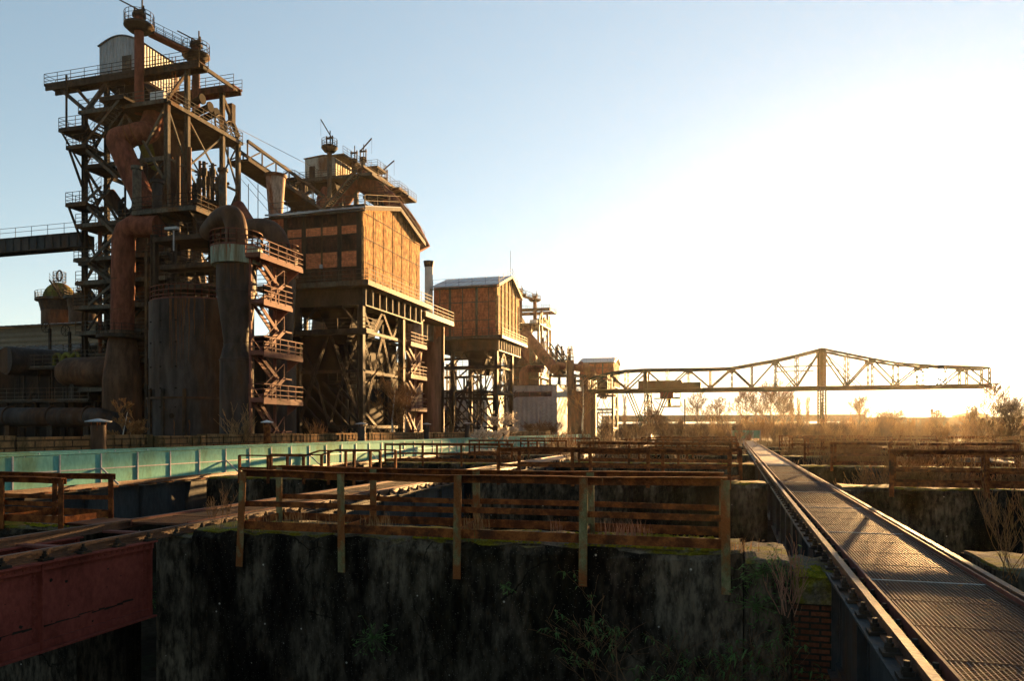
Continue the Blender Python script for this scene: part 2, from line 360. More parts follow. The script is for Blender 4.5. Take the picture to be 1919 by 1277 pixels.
# ================================================================== BUNKER CROSS WALLS
WALLS = [10.5 + 13.8 * k for k in range(6)]
ORD = ['nearest', 'second', 'third', 'fourth', 'fifth', 'sixth']
BAYS = {'left': (-18.9, -11.25), 'middle': (-8.45, .98), 'right': (3.05, 12.0), 'far': (14.4, 29.0)}
WHERE = {'left': 'between the green walkway and the left grated walkway', 'middle': 'between the two grated walkways',
         'right': 'just right of the right grated walkway', 'far': 'at the far right of the bunkers'}
def rough_block(x0, x1, y0, y1, z0, z1, seed, nx=None, jag=.05, taper=0):
    """a block with broken edges: grid box pushed about at its rim"""
    rnd = random.Random(seed); nx = nx or max(4, int((x1 - x0) / .22))
    mb = MB(); h_ = z1 - z0; e1, e2 = min(.32, h_ * .6), min(.1, h_ * .3)
    rows = [(y0, z0), (y0, z1 - e1), (y0, z1 - e2), (y0 + .05, z1), (y0 + (y1 - y0) * .35, z1), (y0 + (y1 - y0) * .7, z1), (y1 - .05, z1), (y1, z1 - e2), (y1, z0)]
    vs = []
    for r, (y, z) in enumerate(rows):
        for i in range(nx + 1):
            j = jag if r in (2, 3, 6, 7) else jag * .4 if r in (1, 4, 5) else 0
            vs.append((x0 + (x1 - x0) * i / nx, y + rnd.uniform(-j, j) * (.6 if r in (1, 2) else 1), z + rnd.uniform(-j, j * .6)))
    n = nx + 1; m = len(rows)
    fs = [(r * n + i, r * n + i + 1, (r + 1) * n + i + 1, (r + 1) * n + i) for r in range(m - 1) for i in range(nx)]
    mb.add(vs, fs)
    mb.add([vs[r * n] for r in range(m)], [tuple(range(m))]); mb.add([vs[r * n + nx] for r in range(m)], [tuple(range(m))[::-1]])
    return mb
def moss_clumps(x0, x1, y0, y1, z, n, seed, big=.05):
    rnd = random.Random(seed); mb = MB()
    hubs = [(rnd.uniform(x0, x1), rnd.uniform(y0, y1)) for _ in range(max(3, n // 12))]
    for _ in range(n):
        hx, hy = rnd.choice(hubs); x, y = min(x1, max(x0, hx + rnd.gauss(0, .14))), min(y1, max(y0, hy + rnd.gauss(0, .05))); r = rnd.uniform(.3, 1) * big; h = r * rnd.uniform(.3, .7); m = 6
        ring = [(x + r * rnd.uniform(.7, 1.2) * math.cos(k * math.pi / 3), y + r * rnd.uniform(.7, 1.2) * math.sin(k * math.pi / 3), z - .01) for k in range(m)]
        mb.add(ring + [(x + rnd.uniform(-.3, .3) * r, y, z + h)], [(k, (k + 1) % m, m) for k in range(m)])
    return mb
for k, y in enumerate(WALLS):
    for bay, (x0, x1) in BAYS.items():
        if bay == 'far' and k == 0: continue
        if k == 0 and bay == 'middle': x1 = .12
        ztop = {'left': -.14, 'middle': 0.0, 'right': -.05, 'far': -.05}[bay] - .02 * k
        yy = y + (.45 if bay == 'left' and k == 0 else 0)
        w_ = thing('concrete_wall', 'stained dark concrete bunker wall, %s row, %s' % (ORD[k], WHERE[bay]), 'wall', (x0, yy, FLOOR))
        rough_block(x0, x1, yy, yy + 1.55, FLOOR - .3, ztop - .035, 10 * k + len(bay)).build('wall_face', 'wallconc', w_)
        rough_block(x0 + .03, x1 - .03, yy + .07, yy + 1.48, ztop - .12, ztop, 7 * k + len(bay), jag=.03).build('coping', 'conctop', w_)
        if k == 0 and bay == 'middle':
            # right end: lower stepped blocks above a brick corner
            rough_block(.14, .71, y - .06, y + 1.5, FLOOR - .3, -.10, 91).build('end_block', 'wallconc', w_)
            rough_block(.15, .70, y - .04, y + 1.46, -.14, -.06, 92, jag=.03).build('end_coping', 'conctop', w_)
            rough_block(.74, 1.42, y - .5, y + 1.2, -.52, -.19, 93, jag=.04).build('step_block', 'conctop', w_)
            MB().box(.72, 1.38, y - .45, y + 1.2, FLOOR - .3, -.5).build('brick_corner', 'brickdark', w_)
            moss_clumps(.78, 1.06, y - .46, y + .25, -.185, 130, 94, .06).build('moss_patch', 'moss', w_)
            for i, (a, b, c, d) in enumerate(((-7.9, -5.2, .62, .8), (-4.6, -2.6, .1, .26), (-3.2, -.3, 1.25, 1.42), (-2.3, .05, .07, .2))):
                moss_clumps(a, b, y + c, y + d, ztop + .0, 170, 70 + i).build('moss_strip', 'moss', w_)
            rough_block(-9.12, -8.46, y - .02, y + 1.5, FLOOR - .3, -.15, 95).build('end_block', 'wallconc', w_)
            rough_block(-9.0, -8.3, y + .05, y + 1.0, -.17, -.12, 96, jag=.04).build('moss_patch', 'conctop', w_)
        elif k < 3:
            moss_clumps(x0 + .2, x1 - .3, yy + .03, yy + .35, ztop, 160, 50 + k + len(bay)).build('moss_strip', 'moss', w_)

# ================================================================== RUSTY RAILINGS ON THE WALLS
def angle(mb, p, q, w=.08, t=.012, flip=1):
    """an L section"""
    p, q = V(p), V(q); d = (q - p).normalized()
    u = V((0, 0, 1)) if abs(d.z) < .95 else V((0, 1, 0))
    a = d.cross(u).normalized(); b = a.cross(d).normalized()
    if abs(d.z) < .95:
        mb.bar(p, q, w, t); mb.bar(p - b * w * .5 + a * w * .5 * flip, q - b * w * .5 + a * w * .5 * flip, t, w)
    else:
        mb.bar(p + b * 0, q, t, w); mb.bar(p + a * w * .5 + b * w * .5 * flip, q + a * w * .5 + b * w * .5 * flip, w, t)
    return mb
def wall_railing(name, label, xs_f, xs_b, yf, yb, z0, h, lean=0.0, sag=0.0, drop=.5, post_mat='rustgreen', mids=(.45,), label_posts=None, seed=0, wf=.11, chev=False):
    rnd = random.Random(seed)
    g = thing(name, label, 'railing', ((xs_f[0] + xs_f[-1]) / 2, yf, z0), 'rusty railings on the bunker walls')
    for row, xs, y in (('f', xs_f, yf), ('b', xs_b, yb)):
        for i, x in enumerate(xs):
            mb = MB(); dx = lean if i == 0 and row == 'f' else rnd.uniform(-.02, .02)
            lo = z0 - drop if row == 'f' else z0 - .1
            mb.bar((x - .028, y, lo), (x - .028 + dx, y, z0 + h - .03), .016, wf)
            mb.bar((x + .03, y - wf / 2 + .008, lo), (x + .03 + dx, y - wf / 2 + .008, z0 + h - .03), .10, .016)
            mb.build('post', post_mat, g)
        n = 9; top = [V((xs[0] - .06 + (xs[-1] + .1 - xs[0]) * i / n + (lean if i == 0 else 0), y + rnd.uniform(-.012, .012), z0 + h - sag * math.sin(math.pi * i / n) + rnd.uniform(-.008, .008))) for i in range(n + 1)]
        mb = MB()
        for a, b in zip(top, top[1:]): angle(mb, a, b, .11, .016, -1)
        mb.build('top_rail', 'rust', g)
        for lv in mids:
            for i, (a, b) in enumerate(zip(xs, xs[1:])):
                MB().bar((a, y + .03, z0 + h * lv + rnd.uniform(-.02, .02)), (b, y + .03, z0 + h * lv + rnd.uniform(-.02, .02)), .014, .085).build('middle_rail', 'rust', g)
        MB().bar((xs[0], y + .03, z0 + .1), (xs[-1], y + .03, z0 + .1), .014, .13).build('toe_rail', 'rust', g)
    for i in range(min(len(xs_f), len(xs_b))):
        MB().bar((xs_f[i], yf + .05, z0 + .1), (xs_b[i], yb - .02, z0 + .1), .012, .12).build('cross_tie', 'rust', g)
    return g
y0 = WALLS[0]
xf = [at(p, 1010, Y=y0 - .04).x for p in (450, 641, 856, 1091, 1358)]
yb = y0 + 1.25
xb = [at(p, 990, Y=yb).x for p in (525, 700, 893, 1107, 1352)]
wall_railing('rusty_railing', 'rusty railing with peeling green posts on the nearest bunker wall', xf, xb, y0 - .04, yb, 0.0, .98, .07, .03, .55, mids=(.46,), seed=1)
for k in range(1, 6):
    y = WALLS[k]
    xs = [-7.5, -5.0, -2.6, -.15]
    wall_railing('rusty_railing', 'dark rusty railing on the %s bunker wall between the two grated walkways' % ORD[k], xs, [x + .35 for x in xs], y - .02, y + 1.3, -.02 * k, 1.02, 0, .02, .2, 'rust', seed=k)
# left bay: the railing end beside the camera, and the stepped one beyond
xl = [-17.2, -14.6, -13.0, -11.62]
wall_railing('rusty_railing', 'orange rusty railing end at the left edge beside the left grated walkway', xl, xl, 11.0, 12.15, -.12, .86, 0, 0, .1, 'rust', seed=21)
def stepped_railing():
    y = WALLS[1] - .1
    g = thing('rusty_railing', 'stepped rusty railing in front of the green mesh fence, on the second bunker wall', 'railing', (-14, y, -.15), 'rusty railings on the bunker walls')
    for yy in (y, y + 1.25):
        pts = [(-17.4 + (yy - y) * .4, .66), (-14.75, .66), (-14.1, .86), (-11.75, .86)]
        xs = [pts[0][0], -16.2, -14.75, -13.75, -12.75, -11.75]
        def zt(x):
            for (a, za), (b, zb) in zip(pts, pts[1:]):
                if x <= b: return za + (zb - za) * max(0, (x - a) / (b - a))
            return pts[-1][1]
        for x in xs: MB().bar((x, yy, -.35), (x, yy, zt(x)), .08, .09).build('post', 'rust', g)
        m_ = MB()
        for (a, za), (b, zb) in zip(pts, pts[1:]): m_.bar((a, yy, za), (b, yy, zb), .1, .05)
        m_.build('top_rail', 'rust', g)
        MB().bar((pts[0][0], yy + .02, .2), (-11.75, yy + .02, .2), .014, .08).build('middle_rail', 'rust', g)
        MB().bar((pts[0][0], yy + .02, -.05), (-11.75, yy + .02, -.05), .014, .12).build('toe_rail', 'rust', g)
stepped_railing()
for k in range(2, 5):
    xs = [-18.2, -16.0, -13.8, -11.7]
    wall_railing('rusty_railing', 'rusty railing on the %s bunker wall next to the green mesh fence' % ORD[k], xs, [x + .3 for x in xs], WALLS[k], WALLS[k] + 1.3, -.15, 1.0, 0, 0, .2, 'rust', seed=30 + k)
for k in range(1, 6):
    xs = [4.3, 6.7, 9.2, 11.8]
    wall_railing('rusty_railing', 'backlit rusty railing on the %s bunker wall, right of the right walkway' % ORD[k], xs, [x + .3 for x in xs], WALLS[k] - .35, WALLS[k] + 1.0, -.05, 1.08, 0, .02, .25, 'rust', seed=40 + k)
    xs = [15.0, 18.5, 22.0, 26.0]
    if k > 1: wall_railing('rusty_railing', 'rusty railing at the far right edge on the %s bunker wall' % ORD[k], xs, [x + .3 for x in xs], WALLS[k], WALLS[k] + 1.3, -.05, 1.05, 0, .02, .25, 'rust', seed=60 + k)

# ================================================================== GRATED WALKWAYS ON THE OLD TRACKS
def grate(mb, x0, x1, ya, yb, z, pitch=.036):
    n = int((x1 - x0) / pitch)
    for i in range(n + 1):
        x = x0 + (x1 - x0) * i / n
        mb.box(x - .0035, x + .0035, ya, yb, z - .03, z)
    m = int((yb - ya) / pitch)
    for j in range(m + 1):
        y = ya + (yb - ya) * j / m
        mb.box(x0, x1, y - .003, y + .003, z - .02, z - .001)
def rail_profile(mb, x, ya, yb, z):
    mb.box(x - .036, x + .036, ya, yb, z - .045, z)
    mb.box(x - .011, x + .011, ya, yb, z - .125, z - .045)
    mb.box(x - .066, x + .066, ya, yb, z - .145, z - .125)
clip_me = None
def track(label, cx, ya, yb, grate_from, red_first, clip_side, gname='grated_walkway', grated=True, fine_to=34, grate_to=None):
    global clip_me
    g = thing(gname, label, 'walkway', (cx, ya, -.2))
    for sx in (-1, 1):
        x = cx + sx * .72
        mb = MB(); rail_profile(mb, x, ya, yb, .03); mb.build('rail', 'railtop', g)
        # plate girder, one length per bay, web with stiffeners and riveted flanges
        edges = [ya] + [y + .75 for y in WALLS if ya < y < yb - 2] + [yb]
        for b, (a, c) in enumerate(zip(edges, edges[1:])):
            a2, c2 = a + (.75 if b else 0), c - (1.3 if b == 0 else .75)
            if c2 - a2 < 1: continue
            mb = MB(); zt, zb = -.14, -1.28
            mb.box(x - .012, x + .012, a2, c2, zb, zt)
            mb.box(x - .17, x + .17, a2, c2, zt, zt + .025)
            mb.box(x - .15, x + .15, a2, c2, zb - .025, zb)
            mb.box(x - .09, x + .09, a2, c2, zt - .1, zt - .005); mb.box(x - .07, x + .07, a2, c2, zb + .005, zb + .1)
            ns = max(2, int((c2 - a2) / 1.9))
            for i in range(ns + 1):
                yy = a2 + .06 + (c2 - a2 - .12) * i / ns
                for s in (-1, 1):
                    mb.box(x + s * .012, x + s * .022, yy - .08, yy + .08, zb, zt) if s > 0 else mb.box(x - .022, x - .012, yy - .08, yy + .08, zb, zt)
                    mb.box(min(x + s * .022, x + s * .11), max(x + s * .022, x + s * .11), yy - .008, yy + .008, zb, zt)
            if a2 < 14:
                for i in range(ns + 1):
                    yy = a2 + .06 + (c2 - a2 - .12) * i / ns
                    for q in range(12):
                        z = zb + .08 + (zt - zb - .16) * q / 11
                        for dy in (-.055, .055):
                            mb.box(x + .02, x + .034, yy + dy - .017, yy + dy + .017, z - .017, z + .017)
                for q in range(int((c2 - a2) / .11)):
                    yy = a2 + .05 + q * .11
                    mb.box(x + .085, x + .1, yy - .013, yy + .013, zt - .065, zt - .039)
            ob = mb.build('plate_girder', 'redgirder' if red_first and b == 0 else 'bluesteel', g)
            if red_first and b == 0:
                ob['label'] = 'red oxide painted riveted girder'
                if sx == clip_side:
                    rnd = random.Random(17); pe = MB(); xx = x + sx * .0145; yy = a2
                    while yy < c2 - .4:
                        l_ = rnd.uniform(.12, .3); zz = -1.0 + rnd.uniform(-.02, .02); hh = rnd.uniform(.008, .03)
                        pe.add([(xx, yy, zz), (xx, yy + l_, zz + rnd.uniform(-.02, .02)), (xx, yy + l_ * .9, zz + hh), (xx, yy + l_ * .1, zz + hh * 1.2)], [(0, 1, 2, 3)]); yy += l_ * .8
                    for _ in range(40):
                        yy = rnd.uniform(a2, c2 - .3); zz = rnd.uniform(-1.2, -.3); q = rnd.uniform(.008, .035)
                        pe.add([(xx, yy + q * rnd.uniform(.6, 1.2) * math.cos(k), zz + q * rnd.uniform(.5, 1) * math.sin(k)) for k in (0, 1, 2.1, 3.1, 4.2, 5.2)], [(0, 1, 2, 3, 4, 5)])
                    pe.build('peeled_paint', 'steel', ob)['kind'] = 'stuff'
    # rail chairs on the visible flank
    x = cx + clip_side * .72
    if clip_me is None:
        mb = MB(); mb.box(-.15, .15, -.09, .09, -.112, -.082)
        for s in (-1, 1):
            mb.box(min(s * .045, s * .12), max(s * .045, s * .12), -.04, .04, -.085, -.05)
            mb.tube([(s * .09, 0, -.06), (s * .09, 0, .02)], .022, 6)
            mb.tube([(s * .09, 0, -.05), (s * .09, 0, -.02)], .036, 6)
        proto = mb.build('rail_clip', 'steel'); clip_me = proto.data; bpy.data.objects.remove(proto)
    yy = ya + .4; n = 0
    while yy < min(yb, 44) and n < 72:
        c = bpy.data.objects.new('rail_clip', clip_me); COL.objects.link(c); c.parent = g
        c.location = (x - cx, yy - ya, .2); yy += .62; n += 1
    # open cross ties
    yy = ya + .5
    while yy < min(yb, grate_from + 10):
        MB().box(cx - .66, cx + .66, yy - .07, yy + .07, -.12, -.085).build('cross_tie', 'pink' if red_first else 'steel', g); yy += 1.6
    if grated:
        y = grate_from; k = 0; end = grate_to or yb
        while y < end:
            L = 1.0 if y < 30 else 6.0 if y < fine_to else 12.0
            L = min(L, end - y); 
            mb = MB()
            if y < fine_to: grate(mb, cx - .55, cx + .55, y + .012, y + L - .012, .0, .036 if y < 18 else .055)
            else: mb.box(cx - .55, cx + .55, y, y + L - .02, -.02, .0)
            mb.box(cx - .565, cx - .55, y + .012, y + L - .012, -.032, .006); mb.box(cx + .55, cx + .565, y + .012, y + L - .012, -.032, .006)
            mb.box(cx - .55, cx + .55, y + .004, y + .012, -.032, .003)
            mb.build('grating', 'grate', g)
            if k % 4 == 2 and y < 30:
                MB().box(cx - .55, cx + .55, y + L - .012, y + L + .003, -.03, .006).build('joint_bar', 'palesteel', g)
            y += L; k += 1
        for s in (-1, 1):
            MB().box(cx + s * .585 - .012, cx + s * .585 + .012, grate_from, end, -.06, .045).build('kerb_strip', 'pink', g)
    return g
track('rusty grated walkway with two crane rails running from the right foreground to the horizon', 1.96, -2.0, 112, -2.0, False, -1)
gl = track('rusty grated walkway crossing from the lower left behind the big railing', -9.52, 2.0, 112, 11.0, True, 1)
track('faint old grated walkway at the right edge behind the backlit railing', 13.2, 24, 112, 24, False, -1, fine_to=24)
MB().box(-11.9, -10.4, 11.2, 12.1, -.13, -.1).build('link_plate', 'grate', gl)
# ================================================================== GREEN FENCED WALKWAY
GX = -20.3
def green_walkway():
    g = thing('fenced_walkway', 'raised steel walkway on the left carrying the mint green mesh fences', 'walkway', (GX, 8, -.2))
    x = GX + .78
    for sx in (-1, 1):
        x = GX + sx * .78; edges = [-2.0] + [y + .75 for y in WALLS] + [112.0]
        for b, (a, c) in enumerate(zip(edges, edges[1:])):
            mb = MB(); mb.box(x - .012, x + .012, a, c, -1.5, -.3); mb.box(x - .2, x + .2, a, c, -.3, -.27); mb.box(x - .18, x + .18, a, c, -1.53, -1.5)
            n = int((c - a) / 2.3)
            for i in range(n):
                yy = a + (c - a) * (i + .5) / n
                mb.poly([(x + .012 * sx, yy - .012, -1.5), (x + .26 * sx, yy - .012, -.3), (x + .012 * sx, yy - .012, -.3)], (0, .024, 0))
                mb.box(x - .1, x + .1, yy - .01, yy + .01, -1.5, -.3)
            mb.build('plate_girder', 'bluesteel', g)
        mb = MB(); rail_profile(mb, x + .02 * sx, -2, 112, -.1); mb.build('rail', 'railtop', g)
        yy = 4
        while yy < 44: MB().box(x - .28, x + .3, yy, yy + .25, -.268, -.23).build('sleeper', 'rust', g); yy += .85
    MB().box(GX - .8, GX + .8, -2, 112, -.2, -.15).build('deck', 'palesteel', g)
    for side, nm in ((1, 'mint green mesh fence along the near side of the left walkway, with grey posts'), (-1, 'mint green mesh fence along the far side of the left walkway')):
        fx = GX + side * .66
        f = thing('mesh_fence', nm, 'fence', (fx, 0, -.12), 'mint green mesh fences')
        yy, step, k = 1.1, 1.58, 0
        while yy < 108:
            y2 = yy + step
            mb = MB(); mb.box(fx - .006, fx + .006, yy + .03, y2 - .03, -.12, .80); mb.build('mesh_panel', 'mint', f)
            MB().box(fx - .02 + side * .03, fx + .02 + side * .03, yy - .022, yy + .022, -.16, .84).build('post', 'palesteel', f)
            if k % 4 == 0 and side > 0: MB().bar((fx + .05, yy, .36), (fx + .62, yy + .12, -.16), .05).build('brace', 'palesteel', f)
            yy = y2; k += 1
        mb = MB(); mb.box(fx - .012 + side * .02, fx + .012 + side * .02, -1, 108, .33, .37); mb.build('middle_rail', 'palesteel', f)
        mb = MB(); mb.tube([(fx, -1, .86), (fx, 108, .86)], .03, 8); mb.build('handrail', 'mint', f)
        mb = MB(); mb.box(fx - side * .1 - .03, fx - side * .1 + .03, -1, 108, .90, .93); mb.build('top_rail', 'mint', f)
        mb = MB(); yy = -1
        while yy < 60: mb.bar((fx, yy, .84), (fx - side * .1, yy, .915), .04); yy += 1.45
        mb.build('rail_bracket', 'palesteel', f)
green_walkway()
def far_fence():
    y = 116; x0, x1 = at(1372, 812, Y=y).x, at(1425, 812, Y=y).x
    f = thing('mesh_fence', 'pale green mesh fence across the far end of the right grated walkway', 'fence', (x0, y, 0), 'mint green mesh fences')
    MB().box(x0, x1, y, y + .05, .3, 1.45).build('mesh_panel', 'mint', f)
    for i in range(5): MB().box(x0 + (x1 - x0) * i / 4 - .05, x0 + (x1 - x0) * i / 4 + .05, y - .06, y, .0, 1.5).build('post', 'palesteel', f)
far_fence()

# ================================================================== PARAPET, VENTS, PIPES BEHIND IT
def parapet():
    g = thing('parapet_wall', 'low mossy block wall along the far left edge of the bunkers', 'wall', (-27, 30, -.6))
    rnd = random.Random(5); y = 6.0
    mb = MB()
    while y < 112:
        L = rnd.uniform(2.6, 4.2) if y < 33 else rnd.uniform(3, 6)
        mb.box(-27.6 + rnd.uniform(-.02, .02), -27.0 + rnd.uniform(-.03, .03), y, y + L - .06, -.7, 1.34 + rnd.uniform(-.05, .03))
        if y > 25:
            q = y
            while q < y + L - .3: mb.box(-27.0, -26.95 + rnd.uniform(-.03, .02), q, q + rnd.uniform(.1, .35), .7 + rnd.uniform(0, .25), 1.2 + rnd.uniform(0, .08)); q += rnd.uniform(.3, .7)
        y += L
    mb.build('block_course', 'parapet', g)
    MB().box(-27.65, -26.9, 6, 112, -.75, -.3).build('footing', 'parapet', g)
    for z, x in ((.72, -26.8), (.4, -26.4), (.56, -26.1)):
        mb = MB(); yy = 6
        while yy < 110:
            L = rnd.uniform(3, 7); zz = z + rnd.uniform(-.04, .04)
            mb.box(x, x + .09, yy, yy + L, zz, zz + .05); yy += L + .1
        yy = 7
        while yy < 110: mb.box(x, x + .06, yy, yy + .06, -.6, z); yy += 3.1
        mb.build('rusty_rail', 'rust', g)
    MB().box(-26.9, PX0 - .1, 6, 112, -.62, .3).build('ledge', 'parapet', g)
parapet()
def vent(px, ptop, pbot, label, wide, caplab, body='rust'):
    X = -26.2; b = at(px, pbot, X=X); t = at(px, ptop, X=X)
    r = .5 * wide / F * (b - V((0, 0, EYE))).length * .95
    g = thing('vent_pipe', label, 'vent', (b.x, b.y, 0), 'capped vents along the parapet')
    MB().lathe((b.x, b.y), [(-.2, r), (t.z - .28, r)], 24).build('pipe', body, g)
    mb = MB()
    for k in range(4):
        a = k * math.pi / 2 + .6; mb.bar((b.x + r * .95 * math.cos(a), b.y + r * .95 * math.sin(a), t.z - .5), (b.x + r * .95 * math.cos(a), b.y + r * .95 * math.sin(a), t.z - .1), .04)
    mb.build('cap_strut', 'rust', g)
    mb = MB(); mb.lathe((b.x, b.y), [(t.z - .15, r * 1.75), (t.z - .11, r * 1.8), (t.z, r * .12)], 8); mb.build('cap', caplab, g)
vent(185, 785, 840, 'fat rusty vent pipe with a pitched cap, nearest on the parapet', 24, 'palesteel', 'tankrust')
vent(501, 788, 836, 'thin vent with a wide pale cap beside a bare bush', 13, 'white', 'rust')
vent(678, 792, 832, 'grey capped vent in front of the brick building\'s corner leg', 15, 'palesteel', 'tank')
vent(800, 793, 830, 'slim capped vent right of the brick building, before the tall tank', 11, 'palesteel', 'tank')
vent(876, 792, 826, 'capped vent in front of the second brick building', 10, 'palesteel', 'tank')
vent(946, 793, 822, 'pale capped vent among dry plants before the grey shed', 8, 'white', 'tank')
# ================================================================== BRICK BUILDINGS ON STEEL LEGS
def brick_building(label, Y, W, D, zp, ze, za, X=-30.0, style=1, zbase=-.6):
    """near corner at (X, Y); W to the left, D deep; platform, eave and ridge heights"""
    g = thing('brick_building', label, 'building', (X - W / 2, Y + D / 2, zbase), 'brick buildings standing on trussed steel legs')
    x0, x1, y0, y1 = X - W, X, Y, Y + D; ym = Y + D * .55
    mb = MB(); mb.box(x0, x1 - .25, y0, y1, zp, ze); mb.build('wall', 'bricksoot' if style == 1 else 'brick', g)
    gp = [(x1 - .25, y0 + .002, zp), (x1 - .25, y1, zp), (x1 - .25, y1, ze), (x1 - .25, ym, za), (x1 - .25, y0 + .002, ze)]
    gw = MB().poly(gp, (.25, 0, 0)).build('gable_wall', 'brickgable', g)
    # roof sheets, ridge along X
    ov = .45; t = .12
    for (ya, zA, yb_, zB) in ((y0 - ov, ze - ov * (za - ze) / (ym - y0) + .05, ym, za + .05), (ym, za + .05, y1 + ov, ze - ov * (za - ze) / (y1 - ym) + .05)):
        rf = MB().poly([(x0 - .3, ya, zA), (x0 - .3, yb_, zB), (x0 - .3, yb_, zB + t), (x0 - .3, ya, zA + t)], (W + .75, 0, 0)).build('roof', 'roof', g)
        s = MB()
        n = int(W / .9)
        for i in range(n + 1):
            x = x0 - .25 + (W + .65) * i / n; s.bar((x, ya, zA + t + .02), (x, yb_, zB + t + .02), .05, .05)
        s.build('seam', 'roof', rf)
        b = MB(); b.bar((x1 + .42, ya, zA - .08), (x1 + .42, yb_, zB - .08), .08, .3); b.build('barge_board', 'steel', rf)
    MB().tube([(x0 - .3, y0 - ov - .08, ze - .32), (x1 + .5, y0 - ov - .08, ze - .32)], .1, 8).build('gutter', 'greysteel', g)
    # railings along eave and up the gable edge
    zo = ze - ov * (za - ze) / (ym - y0) + .17
    MB().rail([(x0, y0 - .3, zo), (x1 + .3, y0 - .3, zo)], 1.0, 1.9, .05, (1.0, .5), False).build('roof_railing', 'greysteel', g)
    MB().rail([(x1 + .35, y0 - .3, zo), (x1 + .35, ym, za + .2), (x1 + .35, y1 + .4, zo)], 1.0, 2.4, .05, (1.0, .5), False).build('roof_railing', 'greysteel', g)
    if style == 1:
        # steel grid with brick infill on the shaded face
        cols = [at(p, 480, Y=Y).x for p in (517, 538, 570, 604, 637, 671, 695)]
        cols[0] = x0 + .05; cols[-1] = x1 - .1
        zz = lambda py: at(620, py, Y=Y).z
        rows = [zz(424), zz(442), zz(472), zz(503), zz(524), zp + .1]
        for i in range(1, 5):
            for j, (a, b) in enumerate(zip(rows, rows[1:])):
                mm = 'brickpanel' if j == 0 or j == 2 else ('brick' if (i == 1 and j == 1) else 'bricksoot')
                MB().box(cols[i] + .07, cols[i + 1] - .07, y0 - .03, y0 + .02, b + .06, a - .06).build('brick_panel', mm, g)
        for c in (0, 5): MB().box(cols[c] + (.05), cols[c + 1] - .05, y0 - .02, y0 + .02, zp + .1, ze - .3).build('brick_panel', 'brick' if c == 0 else 'bricksoot', g)
        mb = MB()
        for c in cols[1:6]: mb.box(c - .09, c + .09, y0 - .06, y0 - .01, zp, ze - .2)
        for r_ in rows: mb.box(x0, x1 - .3, y0 - .052, y0 - .01, r_ - .05, r_ + .05)
        mb.box(cols[1] - .3, cols[1] + .0, y0 - .055, y0, zp, ze - .2); mb.box(cols[2] - .2, cols[2] + .22, y0 - .056, y0, zp, ze - .3); mb.box(cols[4] - .2, cols[4] + .2, y0 - .057, y0, zp, ze - .3); mb.box(cols[5] - .1, cols[5] + .35, y0 - .055, y0, zp, ze - .3)
        mb.build('steel_grid', 'steel', g)
        lm = MB(); lm.box(cols[3] - .08, cols[3] + .12, y0 - .3, y0 - .06, zz(503), zz(496)); lm.build('wall_lamp', 'palesteel', g)
    else:
        mb = MB()
        for f in (.1, .26, .46, .68, .87): mb.box(x0 + W * f - .05, x0 + W * f + .05, y0 - .06, y0 + .01, zp, ze - .2)
        for f in (.26, .68): mb.box(x0 + W * f - .16, x0 + W * f + .16, y0 - .065, y0 + .01, zp, ze - .2)
        for f in (.33, .68): mb.box(x0, x1 - .3, y0 - .055, y0 + .01, zp + (ze - zp) * f - .05, zp + (ze - zp) * f + .05)
        mb.build('steel_grid', 'greysteel', g)
    mb = MB()
    for i, f in enumerate((.03, .18, .34, .5, .66, .82, .96)):
        yy = y0 + D * f; ztop = ze + (za - ze) * (1 - abs(yy - ym) / (D * .55)) - .3 if f not in (.03, .96) else ze - 1.4
        mb.bar((x1 + .06, yy, zp + .2), (x1 + .06, yy, min(ztop, ze + .6 if f in (.18, .82) else ztop)), .035 if style == 1 else .09)
    for zf in (.3, .62, .95): mb.bar((x1 + .05, y0, zp + (ze - zp) * zf), (x1 + .05, y1, zp + (ze - zp) * zf), .04)
    mb.build('down_rod', 'steel', g)
    # platform with railing, deep edge girder with stiffeners
    dk = MB().box(x0 - .9, x1 + 1.0, y0 - 1.0, y1 + 1.0, zp - .3, zp).build('platform', 'greysteel', g)
    MB().rail([(x0 - .9, y0 - .95, zp), (x1 + .95, y0 - .95, zp), (x1 + .95, y1 + .95, zp)], 1.05, 1.35, .06).build('railing', 'greysteel', dk)
    MB().box(x0, x1 - .1, y0 + .1, y1 - .1, zp - 1.75, zp - .3).build('edge_girder', 'steel', g)
    mb = MB(); n = 9
    for i in range(n + 1):
        yy = y0 + .15 + (D - .3) * i / n; mb.box(x1 - .1, x1 + .22, yy - .05, yy + .05, zp - 1.75, zp - .3)
    mb.box(x1 - .1, x1 + .25, y0 + .05, y1 - .05, zp - 1.85, zp - 1.75)
    mb.build('stiffener', 'greysteel', g)
    # trussed legs
    zt = zp - 1.75; lx = (x0 + W * .30, x1 - .2); ly = (y0 + .1, y0 + D * .68)
    for x in lx:
        for y in ly: MB().hbeam((x, y, zbase), (x, y, zt), .44, .09).build('leg', 'steel', g)
    H = zt - zbase; lv = [zbase + H * f for f in (0, .19, .56, .83, 1)]
